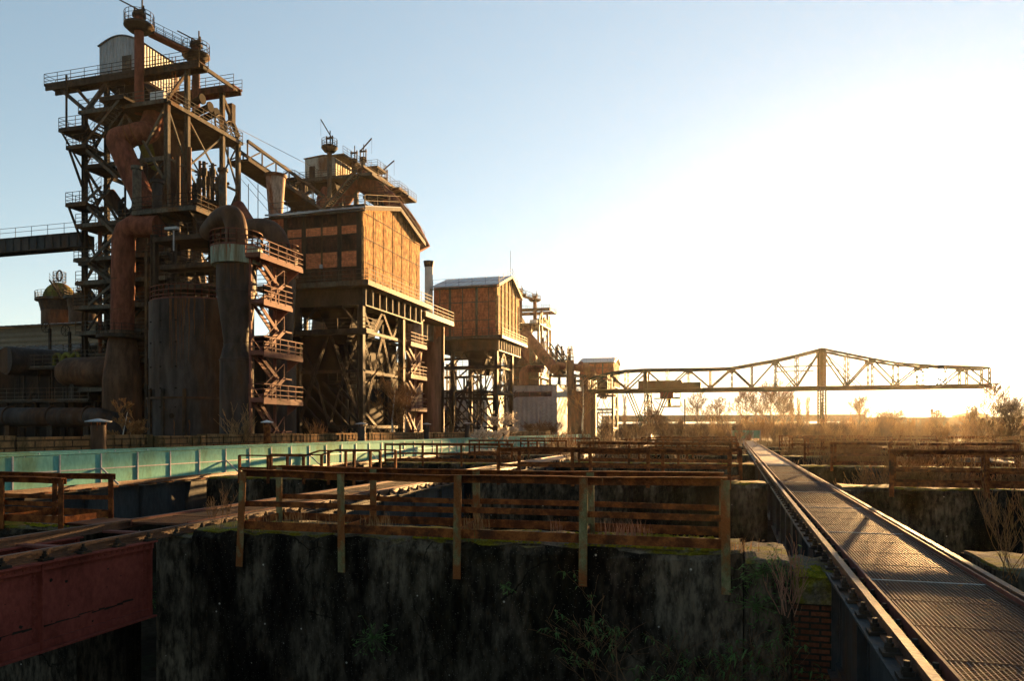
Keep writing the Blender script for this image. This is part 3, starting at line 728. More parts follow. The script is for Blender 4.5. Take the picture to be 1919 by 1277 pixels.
    for face in ('front', 'side', 'back'):
        if face == 'side': P = lambda u, z: (lx[1], ly[0] + (ly[1] - ly[0]) * u, z)
        else: P = lambda u, z, yy=(ly[0] if face == 'front' else ly[1]): (lx[0] + (lx[1] - lx[0]) * u, yy, z)
        for z in lv[1:4]: MB().bar(P(0, z), P(1, z), .16, .26).build('cross_beam', 'steel', g)
        z0, z1, z2, z3, z4 = lv
        dg = [((.0, z3), (.25, z2)), ((.25, z2), (.5, z3)), ((.5, z3), (.75, z2)), ((.75, z2), (1, z3)), ((.0, z1), (.25, z2)), ((.25, z2), (.5, z1)), ((.5, z1), (.75, z2)), ((.75, z2), (1, z1))] if face == 'front' else \
             [((0, z3), (.25, z2)), ((.0, z1), (.5, z3)), ((.5, z3), (1, z1)), ((1, z3), (.75, z2)), ((0, z4), (.25, z3)), ((.25, z3), (.5, z4)), ((.5, z4), (.75, z3)), ((.75, z3), (1, z4)), ((0, z0), (.25, z1)), ((.25, z1), (.5, z0)), ((.5, z0), (.75, z1)), ((.75, z1), (1, z0))]
        if face == 'front': dg += [((0, z3), (.3, z4)), ((1, z3), (.7, z4)), ((0, z1), (.5, z3)), ((1, z1), (.5, z3))]
        for a, b in dg:
            m_ = MB(); p, q = V(P(*a)), V(P(*b))
            off = V((0, .12, 0)) if face != 'side' else V((.0, .12, 0))
            m_.bar(p - off, q - off, .06, .08); m_.bar(p + off, q + off, .06, .08)
            for t_ in range(1, 9): m_.bar(p.lerp(q, t_ / 9) - off, p.lerp(q, t_ / 9) + off, .05, .05)
            m_.build('brace', 'steel', g)
    # thin ties, conduits and back bracing in the shade
    rr = random.Random(int(Y))
    for k in range(14):
        xx = rr.uniform(lx[0] - .5, lx[1] - .5); yy = rr.uniform(ly[0] + .8, y1 - .5); za = rr.uniform(zbase, zbase + H * .6)
        if k % 2: MB().tube([(xx, yy, za), (xx, yy, za + rr.uniform(2, 5))], rr.uniform(.05, .16), 8).build('conduit', rr.choice(('tankrust', 'steel', 'greysteel')), g)
        else: MB().bar((xx, yy, za), (xx + rr.choice((-2.4, 2.4)), yy, za + rr.uniform(1.5, 3.2)), .1).build('tie', 'steel', g)
    # inner gallery below the platform
    zg = zp - 4.0
    gal = MB().box(lx[0] - .8, x1 + .9, y0 - 1.1, y0 - .1, zg - .3, zg).build('gallery', 'steel', g)
    MB().rail([(lx[0] - .8, y0 - 1.05, zg), (x1 + .8, y0 - 1.05, zg), (x1 + .8, y0 + .6, zg)], 1.0, 1.4, .06).build('railing', 'steel', gal)
    zg = zbase + H * .5
    gal = MB().box(lx[0] + 2, x1 - .6, y0 + 1.6, y0 + 2.6, zg - .2, zg).build('gallery', 'steel', g)
    MB().rail([(lx[0] + 2, y0 + 1.65, zg), (x1 - .6, y0 + 1.65, zg)], 1.0, 1.0, .06).build('railing', 'steel', gal)
    # hoppers and inclined chutes underneath
    for k in (0, 1):
        yc = y0 + D * (.2 + .3 * k); xc = (lx[0] + lx[1]) / 2
        mb = MB(); s = [(xc - 1.8, yc - 1.2), (xc + 1.8, yc - 1.2), (xc + 1.8, yc + 1.2), (xc - 1.8, yc + 1.2)]
        b = [(xc - .5, yc - .4), (xc + .5, yc - .4), (xc + .5, yc + .4), (xc - .5, yc + .4)]
        mb.add([(*p, zt) for p in s] + [(*p, zt - 3) for p in b], [(i, (i + 1) % 4, 4 + (i + 1) % 4, 4 + i) for i in range(4)] + [(4, 5, 6, 7)])
        mb.build('hopper', 'black', g)
    for k in range(6):
        x = lx[0] - 3.5 + k * 1.0
        MB().bar((x, y0 + 1.5 + k * .5, zbase + H * .5), (x + 6.2, y0 + 1.5 + k * .5, zbase), .22, .2).build('inclined_beam', 'steel', g)
    mb = MB(); mb.stair((x1 - .8, ly[1] + .4, zbase), (x1 - .8, ly[0] + 1.6, zbase + H * .3), (-1, 0, 0), hand=False); mb.build('stair', 'steel', g)
    return g
z1 = at(700, 538, X=-30, ).z
brick_building('nearest and biggest brick building on legs, orange panels in a sooty steel grid', 58.5, 8.9, 12.2, 13.9, 20.25, 22.0)
brick_building('second brick building on trussed legs, with plain red wall and light grey roof', 96.7, 9.0, 10.8, at(932, 631, X=-30).z, at(932, 533, X=-30).z, at(955, 519, X=-30).z, style=2)
brick_building('small distant brick building behind the left end of the loading bridge', 199.0, 9.0, 10.8, at(1149, 712, X=-30).z, at(1149, 678, X=-30).z, at(1153, 669, X=-30).z, style=2)

# ================================================================== GAS CLEANING TOWERS
def ring_platform(g, c, r0, r1, z, m='steel', rm=None, h=1.0, th=.18):
    p = MB().lathe(c, [(z - th, r1), (z, r1)], 28).build('platform', m, g)
    MB().ringrail(c, r1 - .05, z, h, 22, t=.055).build('railing', rm or m, p)
    return p
def streaks(c, r, zt, a0, a1, n, L, seed, dr=.014):
    rnd = random.Random(seed); mb = MB()
    for _ in range(n):
        a = R(rnd.uniform(a0, a1)); w_ = rnd.uniform(.04, .16); l_ = rnd.uniform(*L); m = 6; vs = []
        for k in range(m + 1):
            f = k / m; ww = w_ * (1 - f * .8) * rnd.uniform(.7, 1.2); aa = a + rnd.uniform(-.01, .01)
            for sgn in (-1, 1): vs.append((c.x + (r + dr) * math.cos(aa + sgn * ww / r / 2), c.y + (r + dr) * math.sin(aa + sgn * ww / r / 2), zt - l_ * f))
        mb.add(vs, [(2 * k, 2 * k + 1, 2 * k + 3, 2 * k + 2) for k in range(m)], True)
    return mb
def dust_tank():
    c = at(380, 800, D=60); g = thing('dust_tank', 'wide dark plated tank with a red railing on top, before the tall furnace', 'tank', (c.x, c.y, -.6))
    zt = at(380, 566, D=58).z; zm = at(380, 748, D=58).z; r = 3.85
    MB().lathe(c, [(-.6, r + .05), (zm, r + .05), (zm + .02, r), (zt, r)], 56).build('shell', 'tank', g)
    MB().lathe(c, [(zm - .06, r + .16), (zm + .1, r + .16)], 56).build('ring_flange', 'tankrust', g)
    for a in (-165, -143, -118, -95, -70):
        x, y = c.x + (r + .12) * math.cos(R(a)), c.y + (r + .12) * math.sin(R(a))
        MB().bar((x, y, -.6), (x, y, 4.6 if a != -143 else zt + 4), .2, .2).build('stiffener', 'steel', g)
    for a in (-128, -84):
        x, y = c.x + r * math.cos(R(a)), c.y + r * math.sin(R(a)); n = V((math.cos(R(a)), math.sin(R(a)), 0))
        MB().tube([V((x, y, 2.6)) - n * .1, V((x, y, 2.6)) + n * .12], .2, 16).build('port', 'black', g)
    rnd = random.Random(2); rv = MB()
    for z in (3.2, 4.6, 6.2, 8.0, 9.6):
        for a in (-155, -140, -120, -100, -80): rv.box(c.x + r * math.cos(R(a)) - .06, c.x + r * math.cos(R(a)) + .06, c.y + r * math.sin(R(a)) - .06, c.y + r * math.sin(R(a)) + .06, z, z + .1)
    rv.build('bolt', 'black', g)
    for z in (4.9, 7.0, 9.1): MB().lathe(c, [(z, r + .012), (z + .06, r + .012)], 56).build('weld_seam', 'tank', g)
    for j, z in enumerate((2.5, 4.9, 7.0, 9.1)):
        for a in (-168, -142, -112, -82, -58): q = R(a + 11 * (j % 2)); MB().bar((c.x + (r + .005) * math.cos(q), c.y + (r + .005) * math.sin(q), z), (c.x + (r + .005) * math.cos(q), c.y + (r + .005) * math.sin(q), z + 2.1), .05, .03).build('weld_seam', 'tank', g)
    streaks(c, r, zt - .02, -95, -48, 13, (1.2, 5.5), 5).build('rust_run', 'rustrun', g)
    streaks(c, r, zt - .02, -165, -105, 7, (.6, 2.5), 6).build('rust_run', 'tankrust', g)
    streaks(c, r + .05, 2.3, -160, -60, 14, (.4, 1.8), 8).build('rust_run', 'rustrun', g)
    MB().ringrail(c, r - .1, zt, 1.05, 26, 150, 345, t=.075).build('railing', 'pink', g)
dust_tank()
def cyclone(label, px, Dist, ztop_py, prof_px, head_px, pipe, goose, head_mat, body='tank'):
    """prof_px: (py, half width px) from top to bottom"""
    c = at(px, 800, D=Dist); d = Dist * cth if False else Dist
    g = thing('gas_cyclone', label, 'tank', (c.x, c.y, -.6), 'upright gas cleaning cyclones')
    pr = [(at(px, py, D=Dist).z, hw / F * Dist) for py, hw in prof_px][::-1]
    pr[0] = (-.6, pr[0][1])
    b = MB().lathe(c, pr, 40).build('shell', body, g)
    for z, r in pr[1:-1]: MB().lathe(c, [(z - .05, r + .05), (z + .05, r + .05)], 40).build('ring_flange', body, g)
    hz0, hz1, hr = at(px, head_px[1], D=Dist).z, at(px, head_px[0], D=Dist).z, head_px[2] / F * Dist
    hd = MB().lathe(c, [(hz0, hr * .98), (hz1, hr)], 40).build('head_ring', head_mat, g)
    MB().ringrail(c, hr + .02, hz1, 1.05, 20, t=.075).build('railing', 'pink', hd)
    streaks(c, hr, hz1 - .02, -150, -30, 16, (.2, .75), int(px), .01).build('rust_run', 'rustrun' if head_mat != 'mintdrip' else 'stack', hd)
    streaks(c, pr[-1][1], pr[-1][0] - .1, -150, -30, 8, (.8, 1.6), int(px) + 1).build('rust_run', 'tankrust', g)
    pts = goose(c, hz1)
    MB().tube(pts, pipe, 20).build('gooseneck_pipe', 'tankrust', g)
    return c, hz1, hr
def arc(p, q, r, n=8):
    """rounded polyline through a right-angle-ish corner"""
    return [V(x) for x in p]
def smooth(pts, k=3):
    pts = [V(p) for p in pts]
    for _ in range(k):
        o = [pts[0]]
        for a, b in zip(pts, pts[1:]): o += [a.lerp(b, .25), a.lerp(b, .75)]
        o.append(pts[-1]); pts = o
    return pts
cyclone('nearest waisted gas cyclone with a stained mint ring and a gooseneck pipe on top', 444, 52, 470,
        [(498, 36), (548, 36), (645, 22.5), (676, 30), (810, 30.5)], (468, 499, 46), .72,
        lambda c, z: smooth([(c.x, c.y, z - .3), (c.x, c.y, z + 1.0), at(443, 421, D=52.1), at(436, 402, D=52.3), at(416, 408, D=53.2), at(402, 424, D=55), at(392, 434, D=61)]), 'mintdrip')
cyclone('peeling grey gas cyclone behind the red stair tower', 528, 58, 480,
        [(520, 26), (545, 26), (640, 20), (672, 27), (810, 27)], (488, 523, 31), .75,
        lambda c, z: smooth([(c.x, c.y, z - .3), (c.x, c.y, z + .8), at(519, 442, D=58.2), at(505, 429, D=58.6), at(478, 427, D=59.4), at(455, 432, D=61), at(432, 436, D=65)]), 'tankrust', 'tank')
cyclone('pale gas cyclone by the right corner of the nearest brick building', 776, 79, 590,
        [(600, 17), (640, 17), (700, 12), (720, 16), (810, 16)], (590, 602, 20), .6,
        lambda c, z: smooth([(c.x, c.y, z - .3), (c.x, c.y, z + 2), (c.x - 3, c.y + 2, z + 2.4)]), 'greysteel', 'stack')
def tall_tank():
    c = at(811, 800, D=86); g = thing('round_tank', 'tall brown round tank between the two brick buildings, peeling pale at its top', 'tank', (c.x, c.y, -.6))
    zt = at(811, 614, D=86).z; r = 1.32
    MB().lathe(c, [(-.6, r), (zt, r)], 36).build('shell', 'browntank', g)
    mb = MB(); rnd = random.Random(8); n = 16
    vs = []
    for k in range(n + 1):
        a = R(-115 + 135 * k / n); vs += [(c.x + (r + .015) * math.cos(a), c.y + (r + .015) * math.sin(a), zt), (c.x + (r + .015) * math.cos(a), c.y + (r + .015) * math.sin(a), zt - rnd.uniform(.3, 2.2))]
    mb.add(vs, [(2 * k, 2 * k + 1, 2 * k + 3, 2 * k + 2) for k in range(n)], True); mb.build('peeling_coat', 'stack', g)
    MB().ringrail(c, r - .05, zt, 1.2, 16, t=.06).build('railing', 'steel', g)
    MB().bar((c.x + r + .1, c.y - .5, -.6), (c.x + r + .1, c.y - .5, zt), .3, .05).build('ladder', 'steel', g)
    # gallery bridging above it
    a, b = at(800, 600, X=-30.5), at(850, 612, X=-30.5)
    gg = thing('gallery', 'grey steel gallery with railing above the tall brown tank', 'gallery', (-31, a.y, a.z))
    zf = at(805, 590, X=-30.2).z
    MB().box(-36, -29.9, at(797, 590, X=-30).y, at(850, 590, X=-30).y, zf - .4, zf).build('platform', 'greysteel', gg)
    MB().rail([(-36, at(797, 590, X=-30).y, zf), (-29.95, at(797, 590, X=-30).y, zf), (-29.95, at(850, 590, X=-30).y, zf)], 1.1, 1.5, .06).build('railing', 'greysteel', gg)
    for yy in (at(800, 590, X=-30).y, at(845, 590, X=-30).y): MB().hbeam((-34.5, yy, -.6), (-34.5, yy, zf - .4), .4, .08).build('leg', 'steel', gg)
    MB().box(-35, -31.8, at(800, 590, X=-30).y + .5, at(845, 590, X=-30).y - .5, zf - 2.2, zf - .4).build('duct', 'greysteel', gg)
tall_tank()
def stair_tower(label, X, ya, yb, levels, w=1.3, m='pink', top=None):
    g = thing('stair_tower', label, 'stairs', (X - w, (ya + yb) / 2, -.6), 'red stair towers by the gas cyclones')
    pz, side = -.6, 0
    zs = [-.6] + levels
    ym = ya + (yb - ya) * .3
    for k, z in enumerate(levels):
        y_lo = ya if not (top and k == len(levels) - 1) else ya - .4
        y_hi = yb if (k != len(levels) - 2 or len(levels) < 4) else ya + (yb - ya) * .72
        p = MB().box(X - w, X, y_lo, y_hi, z - .16, z).box(X - .02, X + .03, y_lo, y_hi, z - .28, z).build('landing', m, g)
        MB().rail([(X - w, y_lo, z), (X, y_lo, z), (X, y_hi, z), (X - w, y_hi, z)], 1.05, .95, .075).build('railing', m, p)
        MB().poly([(X - w, y_hi - .3, z - .16), (X - w, y_hi - .3, z - 1.0), (X, y_hi - .3, z - .16)], (0, .06, 0)).build('bracket', m, g)
    for a, b in zip(zs, zs[1:]):
        zm = (a + b) / 2
        MB().stair((X - w * .5, ya + .3, a), (X - w * .5, ya + 2.6, zm), (1, 0, 0), w * .42, hand=False).build('stair_flight', m, g)
        p = MB().box(X - w, X, ya + 2.6, ya + 3.4, zm - .1, zm).build('landing', m, g)
        f_ = MB().stair((X - w, ya + 2.6, zm), (X - w, ya + .3, b), (1, 0, 0), w * .42, hand=False).build('stair_flight', m, g)
        MB().bar((X - .12, ya + .3, a + 1), (X - .12, ya + 2.6, zm + 1), .035).bar((X - .12, ya + 2.6, zm), (X - .12, ya + 2.6, zm + 1), .04).build('handrail', m, g); MB().bar((X - w, ya + 2.6, zm + 1), (X - w, ya + .3, b + 1), .035).build('handrail', m, g)
    for y in (ya + .1, ya + 2.9): MB().bar((X - w + .05, y, -.6), (X - w + .05, y, levels[-1]), .16).build('post', m, g)
    return g
lv = [at(520, p, X=-30.4).z for p in (752, 667, 575, 494)]
stair_tower('red primer stair tower with four sunlit landings between the two nearest cyclones', -29.8, 44.0, 48.8, lv, 1.1, top=True)
lv = [at(778, p, X=-30).z for p in (766, 706, 646)]
stair_tower('small red stair tower at the right foot of the big brick building', -29.8, at(757, 700, X=-30).y + 1.2, at(797, 700, X=-30).y, lv, 1.0)

# ================================================================== STACKS AND CHIMNEYS
c = at(517, 420, X=-45)
g = thing('vent_stack', 'pale rust streaked stack flaring upwards behind the big brick building', 'stack', (c.x, c.y, 10))
zt = at(520, 330, X=-45).z
MB().lathe(c, [(8, .62), (at(517, 412, X=-45).z, .66), (zt - .3, .98)], 28).build('shaft', 'stack', g)
MB().lathe(c, [(zt - .3, 1.12), (zt, 1.14)], 28).build('rim', 'tankrust', g)
c = at(804, 540, X=-40)
g = thing('chimney', 'pale round chimney with a cap rim rising behind the big brick building', 'chimney', (c.x, c.y, 0))
zt = at(804, 490, X=-40).z
MB().lathe(c, [(-.5, .62), (zt - .8, .55)], 24).build('shaft', 'chimney', g)
MB().lathe(c, [(zt - .8, .6), (zt - .1, .72), (zt, .72)], 24).build('rim', 'tankrust', g)
g = thing('mast', 'thin lightning mast on the ridge of the second brick building', 'mast', (-31, at(957, 520, X=-31).y, 20))
p = at(957, 519, X=-31); MB().tube([p, (p.x, p.y, at(957, 470, X=-31).z)], .035, 6).build('pole', 'cable', g)

# ================================================================== GREY SHED
def shed():
    x0, x1, ya, yb, zt = -39.4, -30, 132.5, 141.0, at(1043, 722, X=-30).z
    g = thing('metal_shed', 'plain grey profiled metal shed with a glowing sunlit end wall', 'shed', ((x0 + x1) / 2, (ya + yb) / 2, -.6))
    MB().box(x0, x1, ya, yb, -.6, zt).build('wall', 'shed', g)
    MB().box(x0 - .1, x1 + .1, ya - .1, yb + .1, zt, zt + .12).build('roof', 'greysteel', g)
    fr = MB().box(x0 + .3, x1 - 1.0, ya - .05, ya, zt - 2.0, zt - 1.1).build('louvre_band', 'rustpipe', g)
    for i in range(4): MB().box(x0 + .4 + 2.0 * i, x0 + 2.3 + 2.0 * i, ya - .08, ya - .05, zt - 1.95, zt - 1.15).build('louvre', 'tank', fr)
shed()
# ================================================================== BLAST FURNACE, NEAREST
def furnace():
    FX0, FX1, FY0, FY1 = -59.4, -50.0, 58.8, 69.3
    g = thing('blast_furnace', 'tallest blast furnace, at the left, with a red downcomer pipe and pale house on top', 'blast furnace', (-54.7, 64, -.6))
    ZA, ZB = 31.8, 36.1
    B = lambda mb, n, m='steel', p=None: mb.build(n, m, p or g)
    ly = (FY0, 61.5, 66.7, FY1)
    for x in (FX0, FX1):
        for y in ly:
            B(MB().hbeam((x, y, -.6), (x, y, ZB if y in (61.5, 66.7) else ZA), .36, .08), 'leg', 'greysteel' if x == FX1 else 'steel')
    # main top platform
    pA = B(MB().box(FX0 - .4, FX1 + .35, FY0 - .4, FY1 + .4, ZA - .2, ZA), 'platform', 'steel')
    B(MB().rail([(FX0 - .4, FY0 - .35, ZA), (FX1 + .3, FY0 - .35, ZA), (FX1 + .3, FY1 + .35, ZA), (FX0 - .4, FY1 + .35, ZA)], 1.1, 1.2, .06), 'railing', 'greysteel', pA)
    B(MB().bar((FX0, FY0 - .42, ZA - .15), (FX1, FY0 - .42, ZA - .15), .1, .32).bar((FX1 + .37, FY0, ZA - .15), (FX1 + .37, FY1, ZA - .15), .1, .32), 'edge_beam', 'greysteel', pA)
    # trolley beams across the top
    for y in (61.5, 66.7):
        xl = at(94, 158, Y=61.5).x if y == 61.5 else FX0 - 2
        bm = B(MB().box(xl, -48.1, y - .7, y + .7, ZB, ZB + .12).box(xl + .1, -48.2, y - .65, y - .5, ZB - .42, ZB).box(xl + .1, -48.2, y + .5, y + .65, ZB - .42, ZB), 'top_walkway', 'rustpipe' if y > 65 else 'steel')
        B(MB().rail([(-48.15, y - .68, ZB + .12), (xl, y - .68, ZB + .12), (xl, y + .68, ZB + .12), (-48.15, y + .68, ZB + .12)], 1.1, 1.6, .055), 'railing', 'steel', bm)
        B(MB().bar((FX0, y, ZA), (FX0 - 3.6, y, ZB - .5), .24), 'strut', 'greysteel')
        B(MB().bar((FX1, FY0 + .1 if y < 65 else FY1, ZA + .3), (FX1, y, ZB - .4), .24), 'strut', 'greysteel')
    B(MB().bar((FX0, FY0, ZA), (FX0, 61.5, ZB - .3), .35), 'strut', 'greysteel')
    p, q = at(200, 172, Y=60.6), at(330 / 1 * .5, 210, Y=60.6)
    B(MB().bar((-48.3, 61.5, ZB - .1), (-48.3, 66.7, ZB - .1), .2, .35), 'tie_beam', 'greysteel')
    B(MB().bar((FX0 - 5.4, 61.3, ZB - .4), (FX0, FY0, ZA + .3), .28), 'strut', 'steel')
    x = at(125, 200, Y=FY0).x
    B(MB().bar((x, FY0, ZB - .4), (x, FY0, at(125, 240, Y=FY0).z), .14), 'hanger', 'steel')
    # hopper house with barrel roof
    hx0, hx1, hy0, hy1, hz0, hz1 = -61.1, -56.4, 62.3, 68.2, 36.6, 40.0
    hs = MB(); n = 10
    prof = [(hx0, hz0), (hx1, hz0)] + [(hx1 + (hx0 - hx1) * k / n, hz1 + .75 * math.sin(math.pi * k / n)) for k in range(n + 1)]
    hs.poly([(a, hy0, b) for a, b in prof], (0, hy1 - hy0, 0)); hh = B(hs, 'hopper_house', 'palehouse')
    rf = MB()
    pr = [(hx1 + .15 + (hx0 - hx1 - .3) * k / n, hz1 + .04 + .75 * math.sin(math.pi * k / n)) for k in range(n + 1)]
    rf.add([(a, y, b) for y in (hy0 - .15, hy1 + .15) for a, b in pr] + [(a, y, b + .07) for y in (hy0 - .15, hy1 + .15) for a, b in pr],
           [(k, k + 1, n + 2 + k, n + 1 + k) for k in range(n)] + [(2 * n + 2 + k, 3 * n + 3 + k, 3 * n + 4 + k, 2 * n + 3 + k) for k in range(n)] + [(k, 2 * n + 2 + k, 2 * n + 3 + k, k + 1) for k in range(n)] + [(n + 1 + k, n + 2 + k, 3 * n + 4 + k, 3 * n + 3 + k) for k in range(n)])
    B(rf, 'roof', 'roof', hh)
    B(MB().box(-58.3, -57.2, hy0 - .05, hy0, hz0 + .2, hz0 + 2.1), 'door', 'greysteel', hh)
    fn = MB(); a = [(hx0, hy0), (hx1, hy0), (hx1, hy1), (hx0, hy1)]; b = [(-56, 63.4), (-54, 63.4), (-54, 65.4), (-56, 65.4)]
    fn.add([(*p, hz0) for p in a] + [(*p, ZA + .2) for p in b], [(i, (i + 1) % 4, 4 + (i + 1) % 4, 4 + i) for i in range(4)])
    B(fn, 'hopper', 'black')
    # bleeder pipes with round platforms
    for (bx, by, zt, r) in ((-54.2, 60.0, 39.9, .42), (-52.6, 66.0, 39.7, .38)):
        B(MB().lathe((bx, by), [(ZA - .2, r), (zt + .9, r)], 20), 'bleeder_pipe', 'rustpipe')
        pl = B(MB().lathe((bx, by), [(zt - .5, .9), (zt - .1, 1.35), (zt, 1.35)], 24), 'platform', 'steel')
        B(MB().ringrail((bx, by), 1.3, zt, 1.2, 16, t=.05), 'railing', 'steel', pl)
        mb = MB()
        for sx in (-1, 1): mb.bar((bx + sx * .5, by, zt), (bx + sx * .5, by, zt + 1.9), .12)
        mb.bar((bx - .6, by, zt + 1.5), (bx + .6, by, zt + 1.5), .2); mb.lathe((bx, by), [(zt + .9, .62), (zt + 1.15, .62)], 14)
        mb.bar((bx + .8, by + .6, zt + 1.2), (bx - 1.6, by - .8, zt + 2.4), .1); mb.bar((bx + .35, by, zt), (bx + .35, by, zt + 2.5), .1)
        B(mb, 'bleeder_valve', 'steel')
    cw = B(MB().bar((-53.9, 61.2, 39.7), (-52.8, 64.8, 39.6), .9, .2), 'catwalk', 'rustpipe')
    mb = MB()
    for s in (-.42, .42): mb.rail([(-53.9 + s, 61.2, 39.8), (-52.8 + s, 64.8, 39.7)], 1.0, 1.0, .05)
    B(mb, 'railing', 'steel', cw)
    ld = MB()
    for xx in (-51.3, -50.9): ld.bar((xx, 61.0, ZA), (xx, 61.0, ZB + 1), .05)
    for k in range(14): ld.bar((-51.3, 61.0, ZA + .35 * k), (-50.9, 61.0, ZA + .35 * k), .035)
    for k in range(4): ld.tube([(-51.1 + .38 * math.cos(t), 60.8 + .38 * math.sin(t), ZA + 1.6 + .8 * k) for t in (2 * math.pi * i / 10 for i in range(10))], .02, 4, closed=True)
    B(ld, 'ladder', 'rust')
    B(MB().box(-51.8, -50.3, 58.7, 59.4, ZA, ZA + 1.0), 'control_cabinet', 'white')
    # winch gear on the right of the top platform
    for k, (yy, zz) in enumerate(((63.4, 33.9), (64.6, 33.6), (65.6, 33.4))):
        B(MB().tube([(-51.8, yy, zz - .5), (-49.9, yy, zz)], .33, 14).tube([(-49.9, yy, zz), (-49.75, yy, zz)], .5, 16), 'winch_drum', 'black')
    for yy in (66.2, 67.8):
        t_ = MB(); t_.tube([(-49.8, yy + .9 * math.cos(a), ZA + .7 + .9 * math.sin(a)) for a in (2 * math.pi * k / 20 for k in range(20))], .09, 6, closed=True)
        for k in range(4): a = math.pi * k / 4; t_.bar((-49.8, yy - .9 * math.cos(a), ZA + .7 - .9 * math.sin(a)), (-49.8, yy + .9 * math.cos(a), ZA + .7 + .9 * math.sin(a)), .07)
        B(t_, 'rope_wheel', 'steel')
    mb = MB(); 
    B(mb.bar((-50, 66.7, ZB - .5), (-50, 69.4, ZA + .6), .3).box(-50.3, -49.8, 68.0, 68.6, ZA + 1.4, ZA + 3.6), 'counterweight', 'steel')
    # furnace shaft and rings
    B(MB().lathe((-54.7, 64), [(-.6, 4.6), (7, 4.6), (8.5, 3.9), (9.5, 4.6), (12, 4.4), (22, 3.3), (26.5, 2.5), (ZA - .3, 1.9)], 36), 'shaft', 'tankrust')
    # right face bracing
    rows = [ZA - .4, 26.6, 20.8, 15.6, 10.6, 5.4, -.6]
    rnd = random.Random(4)
    for j, (a, b) in enumerate(zip(rows, rows[1:])):
        for i, (y0, y1) in enumerate(zip(ly, ly[1:])):
            if j < 5: B(MB().bar((FX1, y0, b), (FX1, y1, b), .12, .22), 'cross_beam', 'greysteel')
            mb = MB()
            if i == 1: mb.bar((FX1, y0, a), (FX1, y1, b), .12, .15); mb.bar((FX1, y1, a), (FX1, y0, b), .12, .15)
            elif (j + i) % 2 == 0: mb.bar((FX1, y0, a), (FX1, y1, b), .13, .16)
            else: mb.bar((FX1, y1, a), (FX1, y0, b), .13, .16)
            B(mb, 'brace', 'greysteel')
        for xx in ((FX0, FX0 + 4.2), (FX0 + 4.2, FX1)):
            if j == 0: continue
            mb = MB(); mb.bar((xx[0], FY0, b), (xx[1], FY0, a), .13, .16)
            if j % 2: mb.bar((xx[0], FY0, a), (xx[1], FY0, b), .18, .22)
            B(mb, 'brace', 'steel')
        if j < 5: B(MB().bar((FX0, FY0, b), (FX1, FY0, b), .2, .4).bar((FX0, FY0, b), (FX0, FY1, b), .2, .4), 'cross_beam', 'greysteel' if j < 2 else 'steel')
        mb = MB(); mb.bar((FX0, FY0, a), (FX0, 61.5, b), .16); mb.bar((FX0, 66.7, b), (FX0, FY1, a), .16); mb.bar((FX0, FY1, a), (FX1, FY1, b), .16)
        B(mb, 'brace', 'steel')
    for (a, b) in (((236, 214), (274, 273)), ((274, 273), (307, 335)), ((307, 206), (274, 273)), ((236, 214), (215, 255))):
        B(MB().bar(at(*a, Y=FY0 - .1), at(*b, Y=FY0 - .1), .2, .2), 'brace', 'greysteel')
    # floors and galleries on front and right
    for zf, x0 in ((26.6, FX0), (20.8, FX0), (17.6, FX0 - .2), (15.4, FX0), (13.1, FX0 - .3), (10.7, FX0), (8.0, FX0), (5.4, FX0)):
        if zf == 26.6:
            fl = B(MB().box(FX0, FX0 + 3, FY0 - .2, FY0 + 2.6, zf - .25, zf), 'gallery', 'steel')
            B(MB().rail([(FX0, FY0 - .15, zf), (FX0 + 3, FY0 - .15, zf)], 1.0, 1.0, .06), 'railing', 'steel', fl); continue
        fl = B(MB().box(x0, FX1 + .9, FY0 - 1.1, FY0 + 1.8, zf - .25, zf).box(FX1 - .5, FX1 + .9, FY0 + 1.8, FY1, zf - .25, zf), 'gallery', 'steel')
        B(MB().rail([(x0, FY0 - 1.05, zf), (FX1 + .85, FY0 - 1.05, zf), (FX1 + .85, FY1, zf)], 1.05, 1.2, .06).bar((x0, FY0 - 1.12, zf - .12), (FX1 + .9, FY0 - 1.12, zf - .12), .06, .3), 'railing', 'greysteel', fl)
    # zigzag stairs with landings
    YS = FY0 - 1.3
    fl = [((224, 186), (154, 274)), ((162, 281), (221, 334)), ((190, 350), (156, 381)), ((164, 388), (216, 438)), ((212, 446), (166, 492)), ((166, 498), (212, 530)), ((212, 532), (166, 572))]
    for a, b in fl: B(MB().stair(at(*a, Y=YS), at(*b, Y=YS), (0, 1, 0), 1.0), 'stair_flight', 'greysteel')
    for (pl, pr, py) in ((127, 165, 277), (126, 165, 384), (113, 160, 244), (150, 170, 494), (196, 236, 186)):
        a, b = at(pl, py, Y=YS), at(pr, py, Y=YS)
        if py == 186: a.x -= .4
        lp = B(MB().box(a.x, b.x, YS - .2, YS + 2.2, a.z - .25, a.z), 'landing', 'steel')
        B(MB().rail([(b.x, YS - .15, a.z), (a.x, YS - .15, a.z), (a.x, YS + 2.1, a.z)], 1.1, .9, .055), 'railing', 'steel', lp)
        if pl < 150: B(MB().bar((a.x + .2, YS, a.z - .2), (FX0, YS + 1, a.z - 3.4), .18), 'strut', 'steel', lp)
    # rear and inner lattice seen through the front
    for j, (a, b) in enumerate(zip(rows, rows[1:])):
        for i, (y0, y1) in enumerate(zip(ly, ly[1:])):
            B(MB().bar((FX0, y0, a if (i + j) % 2 else b), (FX0, y1, b if (i + j) % 2 else a), .1, .13), 'brace', 'steel')
        for q in range(3):
            xa, xb = FX0 + 3.1 * q, FX0 + 3.1 * (q + 1)
            B(MB().bar((xa, FY1, a if q % 2 else b), (xb, FY1, b if q % 2 else a), .1, .13), 'brace', 'steel')
        if 0 < j < 5: B(MB().bar((-54.7, FY0, a), (-54.7, FY0, b), .14).bar((-52.2, FY0, a), (-52.2, FY0, b), .1), 'mullion', 'steel')
    # the big red downcomer
    YD = 58.0
    rr = 1.02
